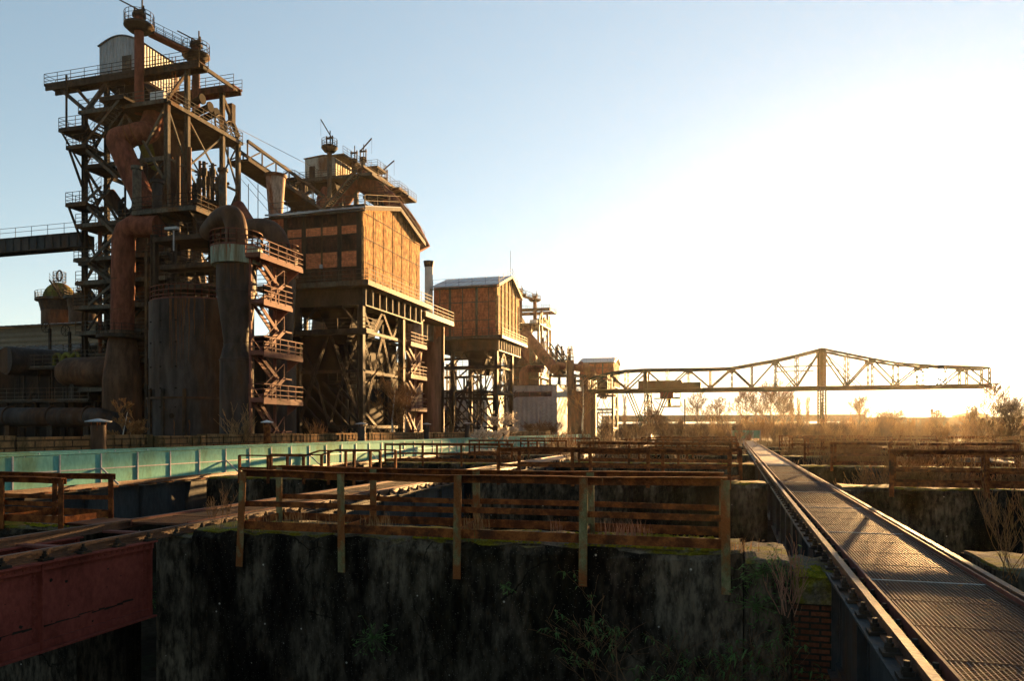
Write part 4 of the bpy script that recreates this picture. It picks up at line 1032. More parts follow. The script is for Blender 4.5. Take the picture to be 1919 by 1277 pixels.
    top = [at(272, 240, D=70), at(246, 250, Y=YD + .3), at(212, 262, Y=YD)]
    elbow = [V((-53.8, 59.4, 30.6)), V((-54.0, 59.0, 28.3))]
    k0, k1, k2 = at(268, 247, Y=YD + .9), at(220, 262, Y=YD), at(279, 396, Y=YD - .1)
    B(MB().tube(smooth([V((k0.x, YD + 2.4, k0.z + 2)), V((k0.x, YD + 1.6, k0.z + .1)), k0, k1.lerp(k0, .15)], 2), 1.0, 24), 'downcomer_elbow', 'rustpipe')
    for f in (.3, .55):
        pp = k1.lerp(k0, f + .15); dd = (k0 - k1).normalized() * .06
        B(MB().tube([pp - dd, pp + dd], 1.08, 24), 'pipe_flange', 'tankrust')
    B(MB().tube(smooth([k0.lerp(k1, .6), k1 + V((-.1, 0, .1)), k1.lerp(k2, .12), k2], 2)[2:], rr, 24), 'downcomer_pipe', 'rustpipe')
    j0, j1, j2 = at(300, 425, Y=56), at(232, 428, Y=56), at(230, 625, Y=56)
    B(MB().tube([j0, j1 + V((1.15, 0, .1)), j1 + V((.35, 0, -.25)), j1 + V((0, 0, -1.0)), j2], .98, 28), 'downpipe', 'rustpipe')
    pj = lambda py, hw: (at(230, py, Y=56).z, hw / F * 68.5)
    B(MB().lathe(j2, [(-.6, pj(800, 34)[1]), pj(714, 34), pj(643, 25), pj(620, 21)], 32), 'dust_leg', 'tankrust')
    lp = ring_platform(g, j2, .9, 2.1, pj(632, 0)[0], 'steel')
    streaks(j2, pj(700, 32)[1] * .93, pj(690, 0)[0], -130, -40, 9, (.6, 2.4), 3).build('rust_run', 'rustrun', g)
    for z in (9.5, 12.2, 14.9): B(MB().lathe(j2, [(z, 1.0), (z + .07, 1.0)], 28), 'weld_seam', 'tankrust')
    # pipes inside the frame
    for (a, b, r, m_) in (((306, 345), (272, 262), .8, 'dome'), ((300, 330), (330, 400), .7, 'tankrust'), ((246, 420), (205, 362), .6, 'tankrust'), ((447, 387), (474, 430), .55, 'rustpipe')):
        B(MB().tube([at(*a, D=75 if a[0] < 400 else 66), at(*b, D=75 if a[0] < 400 else 64)], r, 18), 'gas_pipe', m_)
    # front balcony with valve posts
    a, b = at(247, 396, Y=55.2), at(362, 396, Y=55.2)
    bp = B(MB().box(a.x, b.x, 55.2, 58.2, a.z - .35, a.z), 'balcony', 'greysteel')
    B(MB().rail([(a.x, 58, a.z), (a.x, 55.25, a.z), (b.x, 55.25, a.z), (b.x, 58.2, a.z)], 1.15, 1.0, .06), 'railing', 'steel', bp)
    for f in (.12, .4, .68, .9):
        xx = a.x + (b.x - a.x) * f; B(MB().poly([(xx, 55.3, a.z - .35), (xx, 58, a.z - .35), (xx, 58, a.z - 2.2)], (.12, 0, 0)), 'bracket', 'steel', bp)
    for px, pt, r, m_ in ((257, 312, .36, 'greysteel'), (295, 338, .42, 'tank'), (418, 316, .34, 'greysteel')):
        pp = at(px, 394, Y=55.9 if px < 400 else 58.0); zt = at(px, pt, Y=55.9 if px < 400 else 58).z
        B(MB().lathe(pp, [(pp.z - (0 if px < 400 else 2), r), (zt - .3, r), (zt - .28, r * 1.35), (zt, r * 1.35)], 16), 'valve_post', m_)
    # cluster of valves and a small tank on the right
    cc = at(389, 410, D=69); zt = at(389, 387, D=69).z; zb = at(389, 470, D=69).z
    B(MB().lathe(cc, [(zb, 1.3), (zt - .4, 1.3), (zt, 1.35)], 28), 'valve_tank', 'tankrust')
    ring_platform(g, cc, 1.3, 1.6, zt + .1, 'steel', h=1.1)
    rnd = random.Random(11)
    for px, pt in ((374, 322), (383, 300), (391, 312), (399, 305), (408, 330), (365, 340)):
        pp = at(px, 387, D=69 + rnd.uniform(-1, 1.5)); zt2 = at(px, pt, D=69).z
        mb = MB().lathe(pp, [(pp.z - .5, .16), (zt2, .16)], 10); mb.lathe(pp, [(zt2 - 1.3, .26), (zt2 - .6, .26)], 10); mb.bar((pp.x - .4, pp.y, zt2 - .2), (pp.x + .4, pp.y, zt2 - .2), .1)
        B(mb, 'valve_rod', 'steel')
    # platforms under the cluster, right of the downpipe
    for (pa, pb, py, D_) in ((286, 400, 448, 63), (300, 392, 500, 62), (310, 398, 538, 62)):
        a, b = at(pa, py, D=D_), at(pb, py, D=D_)
        fl = B(MB().box(a.x, b.x + 2, a.y, a.y + 3, a.z - .25, a.z), 'gallery', 'steel')
        B(MB().rail([(a.x, a.y + 3, a.z), (a.x, a.y + .05, a.z), (b.x + 2, a.y + .05, a.z)], 1.1, .9, .06), 'railing', 'steel', fl)
    for px in (290, 330, 398):
        pp = at(px, 700, D=63.5); B(MB().hbeam((pp.x, pp.y, -.6), (pp.x, pp.y, at(px, 440, D=63.5).z), .4, .08), 'leg', 'steel')
    lm = at(326, 470, D=60); B(MB().bar(lm, (lm.x, lm.y, lm.z + 1.7), .08).box(lm.x - .7, lm.x + .4, lm.y - .2, lm.y + .2, lm.z + 1.65, lm.z + 1.85), 'floodlight', 'palesteel')
    # pipework running up through the frame
    rnd = random.Random(21)
    for k in range(16):
        xx, yy = rnd.uniform(FX0 + 1, FX1 - .5), rnd.choice((59.6, 60.4, 61.8, 63, 66, 68)); za = rnd.uniform(2, 14); zb_ = za + rnd.uniform(7, 16)
        q = [(xx, yy, za), (xx, yy, min(zb_, 27)), (xx + rnd.uniform(-1, 1), yy + .8, min(zb_, 27) + .8)]
        B(MB().tube(q, rnd.uniform(.09, .26), 10), 'riser_pipe', rnd.choice(('tankrust', 'steel', 'rustpipe')))
    for k in range(12):
        za = rnd.uniform(6, 27); yy = rnd.uniform(FY0, FY1); B(MB().tube([(FX0 + rnd.uniform(0, 4), yy, za), (FX1 - rnd.uniform(0, 2), yy + rnd.uniform(-2, 2), za + rnd.uniform(-.4, 1.5))], rnd.uniform(.07, .2), 8), 'cross_pipe', rnd.choice(('tankrust', 'steel')))
    for k in range(7):
        yy = FY0 + 1 + k * 1.5; za = 19 + rnd.uniform(-3, 3); B(MB().tube([(FX1 + .4, yy, za), (FX1 + .4, yy, za + rnd.uniform(4, 9))], rnd.uniform(.08, .2), 8), 'riser_pipe', 'tankrust')
    # black box added at the foot so no sky shines through
    B(MB().box(-62, -46.5, 60.5, 74, -.6, 9.2), 'backing_box', 'black')
    return g
furnace1 = furnace()

# ================================================================== SKIP BRIDGE BETWEEN THE FURNACES
def truss_bridge(label, p, q, h, w, step, name='truss_bridge', m='steel'):
    p, q = V(p), V(q); g = thing(name, label, 'bridge', (p + q) / 2)
    d = (q - p); L = d.length; d.normalize(); side = d.cross(V((0, 0, 1))).normalized() * (w / 2); up = V((0, 0, h))
    n = max(2, int(L / step))
    for s in (-1, 1):
        MB().bar(p + side * s, q + side * s, .25, .4).build('bottom_chord', m, g)
        MB().bar(p + side * s + up, q + side * s + up, .25, .3).build('top_chord', m, g)
        for i in range(n):
            a, b = p + d * L * i / n + side * s, p + d * L * (i + 1) / n + side * s
            MB().bar(a, b + up, .12).bar(a, a + up, .12).build('brace', m, g)
    MB().bar(p + V((0, 0, -.1)), q + V((0, 0, -.1)), w, .25).build('deck', m, g)
    return g
truss_bridge('dark truss bridge linking the tall furnace to the second one', at(446, 300, X=-50.5), at(592, 398, X=-50.5), 1.9, 2.4, 2.4)
# plate girder bridge from the left
a, b = at(-60, 448, Y=60), at(152, 461, Y=60)
g = thing('girder_bridge', 'blue grey plate girder footbridge reaching the tall furnace from the left edge', 'bridge', (a.x, 60, b.z))
zb, zt = b.z, at(152, 436, Y=60).z
MB().box(a.x - 8, b.x, 60, 60.05, zb, zt).box(a.x - 8, b.x, 59.85, 60.2, zt, zt + .06).box(a.x - 8, b.x, 59.85, 60.2, zb - .06, zb).build('plate_girder', 'bluesteel', g)
MB().box(a.x - 8, b.x, 61.6, 61.65, zb, zt).build('plate_girder', 'bluesteel', g)
MB().box(a.x - 8, b.x, 60.05, 61.6, zt - .1, zt - .02).build('deck', 'bluesteel', g)
mb = MB(); x = a.x - 8
while x < b.x: mb.box(x, x + .06, 59.88, 60, zb, zt); x += 1.0
mb.build('stiffener', 'bluesteel', g)
MB().rail([(a.x - 8, 60, zt + .06), (b.x, 60, zt + .06)], 1.0, 2.0, .05, (1.0, .55), False).build('railing', 'bluesteel', g)

# ================================================================== SECOND FURNACE (its head shows above the big brick building)
def furnace_head():
    D0 = 108
    g = thing('blast_furnace', 'second blast furnace, its peeling house and sloping pipes above the nearest brick building', 'blast furnace', (-54, 97, -.6))
    B = lambda mb, n, m='steel', p=None: mb.build(n, m, p or g)
    # house
    Y = 96.0; x0, x1 = at(572, 320, Y=Y).x, at(628, 320, Y=Y).x
    z0, z1, zr = at(600, 337, Y=Y).z, at(572, 299, Y=Y).z, at(600, 293, Y=Y).z
    y1 = at(661, 320, X=x1).y
    hh = B(MB().poly([(x0, Y, z0), (x1, Y, z0), (x1, Y, z1), ((x0 + x1) / 2 + .6, Y, zr), (x0, Y, z1)], (0, y1 - Y, 0)), 'hopper_house', 'peeling')
    B(MB().box(x0 + .7, x0 + 1.6, Y - .05, Y, z0 + .1, z0 + 2.0), 'door', 'tankrust', hh)
    rfp = MB()
    for xa, za, xb, zb in ((x0 - .15, z1 + .03, (x0 + x1) / 2 + .6, zr + .05), ((x0 + x1) / 2 + .6, zr + .05, x1 + .15, z1 + .03)): rfp.poly([(xa, Y - .15, za), (xb, Y - .15, zb), (xb, Y - .15, zb + .1), (xa, Y - .15, za + .1)], (0, y1 - Y + .3, 0))
    B(rfp, 'roof', 'tankrust', hh)
    fl = B(MB().box(x0 - .4, x1 + 6.2, Y - .9, y1, z0 - .4, z0), 'platform', 'greysteel')
    B(MB().rail([(x0 - .4, Y - .85, z0), (x1 + .6, Y - .85, z0), (x1 + .6, y1, z0)], 1.0, 1.2, .06), 'railing', 'steel', fl)
    fn = MB(); fn.add([(x0, Y, z0 - .4), (x1, Y, z0 - .4), (x1, y1, z0 - .4), (x0, y1, z0 - .4), (x1 - 1.5, Y + 3, z0 - 4), (x1 - .5, Y + 3, z0 - 4), (x1 - .5, Y + 4, z0 - 4), (x1 - 1.5, Y + 4, z0 - 4)], [(i, (i + 1) % 4, 4 + (i + 1) % 4, 4 + i) for i in range(4)] + [(4, 5, 6, 7)])
    B(fn, 'hopper', 'black')
    # bleeders
    for px, pt, pb, D_, hw, arm, plat in ((618, 278, 356, 104, 4.5, (-15, -30), True), (664, 305, 350, 108, 4.0, (0, 0), False), (681, 302, 318, 110, 4.0, (22, -15), False), (721, 340, 356, 114, 4.0, (24, -12), False)):
        c = at(px, pb, D=D_); zt = at(px, pt, D=D_).z; r = hw / F * D_
        B(MB().lathe(c, [(c.z - 1, r), (zt, r)], 16), 'bleeder_pipe', 'greysteel')
        mb = MB()
        for s in (-1, 1): mb.bar((c.x + s * .45, c.y, zt - .3), (c.x + s * .45, c.y, zt + 1.7), .13)
        mb.bar((c.x - .55, c.y, zt + 1.4), (c.x + .55, c.y, zt + 1.4), .2); mb.lathe(c, [(zt, .5), (zt + .5, .5)], 12); mb.bar((c.x + .1, c.y, zt), (c.x + .1, c.y, zt + 2.4), .1)
        if arm != (0, 0):
            k = D_ / F; e = V((c.x + arm[0] * k * .95, c.y - .5, zt + 1.9 - arm[1] * k * .9)); mb.bar((c.x - arm[0] * k * .25, c.y, zt + 1.5), e, .14); mb.bar(e, (e.x, e.y, e.z - 2.2), .025)
        B(mb, 'bleeder_valve', 'steel')
        if plat:
            pl = B(MB().lathe(c, [(zt - .5, .7), (zt, 1.1), (zt + .1, 1.1)], 20), 'platform', 'steel'); B(MB().ringrail(c, 1.05, zt + .1, 1.1, 14), 'railing', 'steel', pl)
    # sloping crown platforms, seen edge on, running along the depth
    for (a, b, X_) in (((634, 290), (672, 314), -52.4), ((672, 312), (708, 336), -50.5), ((700, 330), (758, 373), -48.5)):
        p, q = at(*a, X=X_), at(*b, X=X_)
        w_ = B(MB().bar(p, q, 1.6, .25), 'catwalk', 'greysteel')
        B(MB().rail([p + V((.75, 0, .1)), q + V((.75, 0, .1))], 1.1, 1.3, .05), 'railing', 'steel', w_)
    for px, py, wdt in ((728, 358, 2.2), (752, 372, 1.6), (690, 318, 2.0)):
        c = at(px, py, D=112); fl = B(MB().box(c.x - wdt, c.x + wdt, c.y - 1, c.y + 2, c.z - .2, c.z), 'platform', 'steel')
        B(MB().rail([(c.x - wdt, c.y - .95, c.z), (c.x + wdt, c.y - .95, c.z), (c.x + wdt, c.y + 2, c.z)], 1.0, 1.0, .05), 'railing', 'steel', fl)
    # pipes forming an upturned V
    for pts, r in (([(672, 336), (650, 362), (626, 400)], 1.25), ([(672, 336), (700, 352), (760, 412), (790, 470)], 1.45)):
        B(MB().tube(smooth([at(*p, D=107 + i * .8) for i, p in enumerate(pts)], 2), r, 20), 'downcomer_pipe', 'rustpipe')
    for pts in ([(612, 352), (606, 372), (606, 420)],): B(MB().tube([at(*p, D=106) for p in pts], [.5, .9, 1.0], 18), 'gas_pipe', 'rustpipe')
    # stairs and lower gallery
    B(MB().stair(at(670, 318, D=103), at(596, 402, D=103), (0, 1, 0), 1.1), 'stair_flight', 'greysteel')
    a, b = at(585, 392, D=104), at(700, 384, D=104)
    fl = B(MB().box(a.x, b.x, a.y, a.y + 6, a.z - .3, a.z), 'gallery', 'steel')
    B(MB().rail([(a.x, a.y + .05, a.z), (b.x, a.y + .05, a.z), (b.x, a.y + 6, a.z)], 1.1, 1.1, .06), 'railing', 'steel', fl)
    c = at(705, 366, D=106); fl = B(MB().box(c.x - 2, c.x + 1.2, c.y, c.y + 4, c.z - .3, c.z), 'gallery', 'steel')
    B(MB().rail([(c.x - 2, c.y + .05, c.z), (c.x + 1.2, c.y + .05, c.z), (c.x + 1.2, c.y + 4, c.z)], 1.1, 1.0, .06), 'railing', 'steel', fl)
    B(MB().lathe((c.x - .2, c.y + 1.5), [(c.z, .8), (c.z + 1.9, .8)], 18), 'valve_tank', 'greysteel')
    for px, pt in ((668, 330), (640, 380), (716, 350)):
        c = at(px, 420, D=107); B(MB().hbeam((c.x, c.y, 8), (c.x, c.y, at(px, pt, D=107).z), .45, .1), 'leg', 'greysteel')
    B(MB().lathe((-55.5, 100), [(-.6, 4.5), (8, 4.4), (20, 3.2), (30, 2.2)], 28), 'shaft', 'tankrust')
    # tower of sheaves where the skip bridge lands
    for px in (549, 574):
        c = at(px, 410, D=100); B(MB().hbeam((c.x, c.y, 10), (c.x, c.y, at(px, 340, D=100).z), .4, .09), 'leg', 'greysteel')
    for py in (340, 362, 384):
        a, b = at(540, py, D=99), at(580, py + 4, D=101); fl = B(MB().box(a.x, b.x, a.y - 1, b.y + 1.5, a.z - .2, a.z), 'gallery', 'steel')
        B(MB().rail([(a.x, a.y - .95, a.z), (b.x, a.y - .95, a.z), (b.x, b.y + 1.5, a.z)], 1.0, 1.0, .06), 'railing', 'steel', fl)
    mb = MB()
    for k in range(3): c = at(556 + 7 * k, 352, D=99.5); mb.tube([(c.x, c.y, c.z - 1.2), (c.x, c.y, c.z + 1)], .22, 10)
    B(mb, 'valve_rod', 'tankrust')
    a, b = at(524, 402, D=100), at(585, 372, D=100)
    B(MB().bar((a.x - 1, a.y, a.z - .4), (b.x, b.y, b.z - 1), .4).bar(at(540, 374, D=99), at(585, 360, D=99), .3), 'brace', 'steel')
    B(MB().box(-62, -45, 92, 110, -.6, 11), 'backing_box', 'black')  # black box added here too, keeping the furnace foot dark
    return g
furnace_head()
# third furnace: same type, far off
f3 = clone(furnace1, loc=(-55.6, 203.0, -2.8)); f3.scale = (1.3, 1.3, 1.0)
f3['label'] = 'distant third blast furnace with twin vent pipes beyond the second brick building'
def far_plant():
    # pipes and tanks at the foot of the third furnace
    g = thing('gas_main', 'thick rusty gas main sloping down from the distant third furnace', 'pipe', at(1010, 660, D=190))
    MB().tube([at(986, 628, D=196), at(1040, 692, D=186)], 1.35, 18).build('pipe', 'rustpipe', g)
    MB().tube(smooth([at(1044, 686, D=190), at(1090, 690, D=190), at(1108, 690, D=190), at(1112, 712, D=190)], 2), .95, 16).build('cross_pipe', 'rustpipe', g)
    g = thing('inclined_bridge', 'inclined skip bridge running down behind the distant furnace', 'bridge', at(1040, 660, D=200))
    a, b = at(1029, 652, D=200), at(1053, 690, D=192)
    for dx in (0, 1.8):
        p, q = a + V((dx, 0, 0)), b + V((dx, 0, 0)); MB().bar(p, q, .3, .5).build('bottom_chord', 'steel', g); MB().bar(p + V((.6, 0, .9)), q + V((.6, 0, .9)), .2, .2).build('top_chord', 'steel', g)
        for k in range(6): c = p.lerp(q, k / 5); MB().bar(c, c + V((.6, 0, .9)), .12).build('brace', 'steel', g)
    c = at(1069, 720, D=188); zt = at(1069, 676, D=188).z
    g = thing('vent_tower', 'slim dark tower with a lattice mast between the third furnace and the far brick building', 'tower', (c.x, c.y, -.6))
    MB().lathe(c, [(-.6, .95), (zt, .95)], 18).build('shaft', 'tankrust', g)
    zz = at(1069, 649, D=188).z
    mb = MB()
    for sx in (-1, 1):
        for sy in (-1, 1): mb.bar((c.x + sx * .8, c.y + sy * .8, zt), (c.x + sx * .4, c.y + sy * .4, zz), .13)
        for k in range(4):
            za, zb_ = zt + (zz - zt) * k / 4, zt + (zz - zt) * (k + 1) / 4; mb.bar((c.x - .75 + k * .1, c.y + sx * .7, za), (c.x + .65 - k * .1, c.y + sx * .7, zb_), .1); mb.bar((c.x - .7, c.y + sx * .7, za), (c.x + .7, c.y + sx * .7, za), .1)
    mb.build('lattice_mast', 'steel', g)
    for i, (pl, pr, pt, D_, lab) in enumerate(((1062, 1108, 735, 185, 'broad brown tank wall behind the grey shed'), (1090, 1118, 712, 186, 'round dark tank at the foot of the far brick building'))):
        c = at((pl + pr) / 2, 760, D=D_); r = (pr - pl) / 2 / F * D_; zt = at(pl, pt, D=D_).z
        g = thing('round_tank', lab, 'tank', (c.x, c.y, -.6)); MB().lathe(c, [(-.6, r), (zt, r)], 32).build('shell', 'tankrust', g); MB().ringrail(c, r, zt, 1.1, 20, t=.1).build('railing', 'steel', g)
far_plant()
# ================================================================== LOADING BRIDGE CRANE
def crane():
    Y0, Y1 = 170.0, 175.0
    g = thing('bridge_crane', 'long green loading bridge crane of open trusses in front of the low sun', 'crane', (0, 172, -.6))
    A = lambda px, py: at(px, py, Y=Y0)
    zb = (A(1150, 733).z + A(1850, 722).z) / 2
    top = [(1105, 711), (1140, 700), (1172, 695), (1210, 693), (1250, 692.5), (1290, 692), (1331, 691.5), (1372, 690), (1410, 683), (1455, 675), (1495, 666), (1541, 654), (1590, 664), (1635, 673), (1683, 681), (1730, 684.5), (1772, 686.5), (1812, 687.5), (1855, 690)]
    T = [A(*p) for p in top]
    for yy in (Y0, Y1):
        s = 'front' if yy == Y0 else 'rear'
        tp = [V((p.x, yy, p.z)) for p in T]
        bt = [V((p.x, yy, zb + .35)) for p in T]
        MB().box(tp[0].x - .2, tp[-1].x + .4, yy - .25, yy + .25, zb - .45, zb + .35).build('bottom_chord', 'crane', g)
        mb = MB()
        for a, b in zip(tp, tp[1:]): mb.bar(a, b, .38, .42)
        mb.build('top_chord', 'crane', g)
        for i in range(3, len(tp), 2): MB().box(tp[i].x - .65, tp[i].x + .65, yy - .28, yy + .28, tp[i].z - .75, tp[i].z + .12).build('gusset_plate', 'crane', g)
        for i in range(len(tp)):
            MB().lattice(bt[i], tp[i], .34, .13, 1.2).build('post', 'crane', g) if i not in (3, 11) else MB().hbeam(bt[i], tp[i], .75, .16).build('post', 'crane', g)
        # W bracing: panel points on top at 3, 5.. alternate
        for i in range(len(tp) - 1):
            up = (i % 2 == 1)
            a, b = (bt[i], tp[i + 1]) if i % 2 == 0 else (tp[i], bt[i + 1])
            MB().bar(a + V((0, -.1, 0)), b + V((0, -.1, 0)), .2, .3).build('diagonal', 'crane', g)
    mb = MB()
    for i, p in enumerate(T): mb.bar((p.x, Y0, p.z), (p.x, Y1, p.z), .22); mb.bar((p.x, Y0, zb), (p.x, Y1, zb), .25, .35)
    for i, (p, q) in enumerate(zip(T, T[1:])): mb.bar((p.x, Y0 if i % 2 else Y1, p.z), (q.x, Y1 if i % 2 else Y0, q.z), .14)
    mb.build('cross_bracing', 'crane', g)
    wk = MB().box(T[0].x, T[-1].x + 1.5, Y0 - 1.3, Y0 - .25, zb + .18, zb + .3).build('walkway', 'crane', g)
    MB().rail([(T[0].x, Y0 - 1.25, zb + .3), (T[-1].x + 1.45, Y0 - 1.25, zb + .3)], 1.05, 2.0, .06, (1.0, .5), False).build('railing', 'crane', wk)
    MB().tube([(A(1300, 712).x, Y0 + 2.5, A(1300, 712).z), (T[-2].x, Y0 + 2.5, A(1700, 705).z)], .025, 4).build('cable', 'cable', g)
    mb = MB(); za = A(1500, 686).z
    mb.bar((A(1455, 690).x, Y0 - .2, A(1455, 688).z), (A(1560, 688).x, Y0 - .2, A(1560, 686).z), .3, .22); mb.bar((A(1455, 690).x, Y1, A(1455, 694).z), (A(1530, 688).x, Y1, A(1530, 692).z), .3, .22)
    mb.build('inner_walkway', 'crane', g)
    # machinery house on the deck
    a, b = A(1196, 726), A(1314, 728)
    hs = MB().box(a.x, b.x - 4, Y0 + .6, Y1 - .6, zb + .35, A(1196, 714).z).box(b.x - 4, b.x, Y0 + .8, Y1 - .8, zb + .35, A(1310, 716).z).build('machine_house', 'crane', g)
    # fixed leg on the right: tall twin lattice column
    x = A(1543, 780).x
    for yy in (Y0, Y1):
        MB().lattice((x, yy, -.6), (x, yy, zb), 1.0, .22, 1.3).build('leg', 'crane', g)
        MB().lattice((x, yy, zb), (x, yy, T[11].z), .9, .2, 1.3).build('upper_leg', 'crane', g)
        for s in (-1, 1): MB().bar((x + s * .4, yy, T[11].z - 1), (x + s * 7.2, yy, zb + .4), .14).build('stay', 'crane', g)
    mb = MB(); mb.bar((x, Y0, 1), (x, Y1, zb - 1), .2); mb.bar((x, Y1, 1), (x, Y0, zb - 1), .2); mb.bar((x, Y0, 3.8), (x, Y1, 3.8), .3); mb.build('leg_bracing', 'crane', g)
    MB().box(x - .9, x + .9, Y0 - 1, Y1 + 1, -.6, 1.2).build('bogie', 'tank', g)
    MB().poly([(x + .8, Y0, 1.9), (x + 3.0, Y0, .3), (x + .8, Y0, .3)], (0, .5, 0)).build('rail_stop', 'steel', g)
    # pendulum leg on the left: column with V braces
    x = A(1213, 780).x
    for yy in (Y0, Y1):
        MB().lattice((x, yy, -.6), (x, yy, zb), .9, .2, 1.3).build('leg', 'crane', g)
        for s, f in ((-1, .98), (1, .98)):
            for o in (0, .7):
                MB().bar((x + s * (4.6 - o), yy, zb - .4), (x + s * .3, yy, -.2 + o), .22).build('strut', 'crane', g)
            MB().bar((x + s * 2.2, yy, 3.4), (x, yy, zb - .6), .16).build('strut', 'crane', g); MB().bar((x, yy, 3.6), (x + s * 2.4, yy, 3.6), .2).build('strut', 'crane', g)
    MB().box(x - 1, x + 1, Y0 - 1, Y1 + 1, -.6, .8).build('bogie', 'tank', g)
    # trolley with hanging cab
    cx0, cx1 = A(1237, 745).x, A(1262, 745).x
    tr = MB().box(cx0, cx1, Y0 + .5, Y1 - .5, A(1240, 746).z, zb - .45).build('trolley', 'rustpipe', g)
    cb = MB().box(A(1251, 755).x, A(1258, 755).x, Y0 + .6, Y0 + 2.6, A(1250, 762).z, A(1250, 746).z).build('operator_cab', 'yellow', g)
    MB().box(A(1251, 755).x + .15, A(1258, 755).x - .15, Y0 + .56, Y0 + .6, A(1250, 756).z, A(1250, 749).z).build('window', 'glass', cb)
    pf = MB().box(A(1240, 760).x, A(1276, 760).x, Y0 + .2, Y0 + 3, A(1250, 763.5).z, A(1250, 762).z).box(A(1225, 745).x, A(1276, 745).x, Y0 + .2, Y0 + 3, A(1250, 747.5).z, A(1250, 746).z).build('cab_platform', 'steel', g)
    mb = MB()
    for z in (A(1250, 762).z, A(1250, 746).z): mb.rail([(A(1258, 760).x, Y0 + .25, z), (A(1276, 760).x, Y0 + .25, z), (A(1276, 760).x, Y0 + 3, z)], 1.0, .9, .07)
    mb.bar((A(1275.5, 760).x, Y0 + .25, A(1250, 763).z), (A(1275.5, 760).x, Y0 + .25, A(1250, 738).z), .1); mb.bar((A(1226, 760).x, Y0 + .25, A(1250, 750).z), (A(1243, 760).x, Y0 + .25, A(1250, 763).z), .15)
    mb.build('railing', 'steel', pf)
crane()
g = thing('pole', 'thin dark pole standing among bushes right of the crane cab', 'pole', at(1284, 800, Y=168))
p = at(1284, 748, Y=168); MB().tube([(p.x, p.y, -.6), p], .16, 8).build('mast', 'steel', g)

# ================================================================== FAR WALL / VIADUCT
g = thing('viaduct', 'long low dark viaduct along the horizon behind the bushes', 'viaduct', (40, 330, -.6))
for px0, px1, pt, pb in ((1130, 1622, 779.5, 787), (1600, 2120, 783, 789.5)):
    a, b = at(px0, pt, Y=330), at(px1, pt, Y=330); zb_ = at(px0, pb, Y=330).z
    MB().box(a.x, b.x, 330, 334, zb_ - 1, a.z).build('deck', 'viaduct', g)
a, b = at(1130, 800, Y=330), at(2120, 800, Y=330)
x = a.x; 
while x < b.x: MB().box(x, x + 2.2, 330.5, 333.5, -.7, 5).build('pier', 'viaduct', g); x += 16
MB().box(a.x, b.x, 336, 337, -.7, 4.0).build('back_wall', 'viaduct', g)
for i, (px, w_, h_) in enumerate(((1805, 14, 6.0), (1822, 20, 9), (1841, 16, 6.5), (1430, 40, 7))):
    p = at(px, 790, Y=620)
    t_ = tag(MB().box(p.x - w_ / 2, p.x + w_ / 2, 620, 632, -.6, 3 + h_).poly([(p.x - w_ / 2 - .5, 619.5, 3.05 + h_), (p.x + w_ / 2 + .5, 619.5, 3.05 + h_), (p.x, 619.5, 5 + h_)], (0, 13, 0)).build('far_house', 'viaduct'), ['small far house on the horizon below the sun', 'largest far house in the cluster on the horizon right of the sun', 'rightmost far house of the cluster on the horizon', 'long low far house behind the tall bare trees'][i], 'house')

# ================================================================== LEFT BACKGROUND
def hall():
    g = thing('long_hall', 'long slatted industrial hall with a ribbed metal roof behind the left pipes', 'hall', (-95, 84, -.6))
    x1 = at(188, 610, Y=80).x; x0 = -150
    z = lambda py: at(80, py, Y=80).z
    MB().box(x0, x1, 80, 92, z(652), z(612)).build('upper_wall', 'slat', g)
    MB().box(x0, x1, 77, 92.2, -.6, z(668)).build('lower_wall', 'black', g)
    for (ya, za, yb_, zb_, nm) in ((79.4, z(612) + .05, 88, z(596), 'roof'), (75.5, z(670), 80.0, z(650), 'lower_roof')):
        rf = MB().poly([(x0, ya, za), (x0, yb_, zb_), (x0, yb_, zb_ + .12), (x0, ya, za + .12)], (x1 - x0, 0, 0)).build(nm, 'greysteel', g)
        s = MB(); x = x0 + .5
        while x < x1: s.bar((x, ya, za + .15), (x, yb_, zb_ + .15), .07, .1); x += 1.1
        s.build('roof_rib', 'palesteel', rf)
hall()
def dome_tank(px, pw, ptop, prim, lab, D_):
    c = at(px, 580, D=D_); r = pw / F * D_; z = lambda py: at(px, py, D=D_).z
    g = thing('dome_tank', lab, 'tank', (c.x, c.y, -.6))
    MB().lathe(c, [(-.6, r * .97), (z(prim + 18), r * .97)], 36).build('shell', 'tankrust', g)
    MB().lathe(c, [(z(prim + 18), r), (z(prim + 16), r * 1.0), (z(prim), r * 1.12)], 36).build('collar', 'steel', g)
    pf = MB().lathe(c, [(z(prim), r * 1.3), (z(prim) + .25, r * 1.3)], 36).build('platform', 'greysteel', g)
    MB().ringrail(c, r * 1.28, z(prim) + .25, 1.1, 24, t=.07).build('railing', 'greysteel', pf)
    h = z(ptop) - z(prim) ; rd = r * .92
    MB().lathe(c, [(z(prim) + h * math.sin(math.pi / 2 * k / 8), max(.05, rd * math.cos(math.pi / 2 * k / 8))) for k in range(9)], 32).build('dome', 'dome', g)
    mb = MB(); mb.ringrail(c, .9, z(ptop), 1.6, 10, t=.07); mb.tube([(c.x + .5 * math.cos(a), c.y, z(ptop) + 1.1 + .8 * math.sin(a)) for a in (2 * math.pi * k / 14 for k in range(14))], .12, 6, closed=True)
    mb.build('crown_railing', 'steel', g)
    st = MB(); st.stair((c.x + r * .2, c.y - r * .9, z(ptop)), (c.x + r * 1.1, c.y - r * .9, z(prim)), (0, 1, 0), .7); st.build('stair_flight', 'steel', g)
dome_tank(112, 31, 530, 566, 'green mossy domed tank with a ring railing, at the left behind the hall', 119)
dome_tank(158, 26, 548, 563, 'second domed tank half hidden by the tall furnace frame', 112)
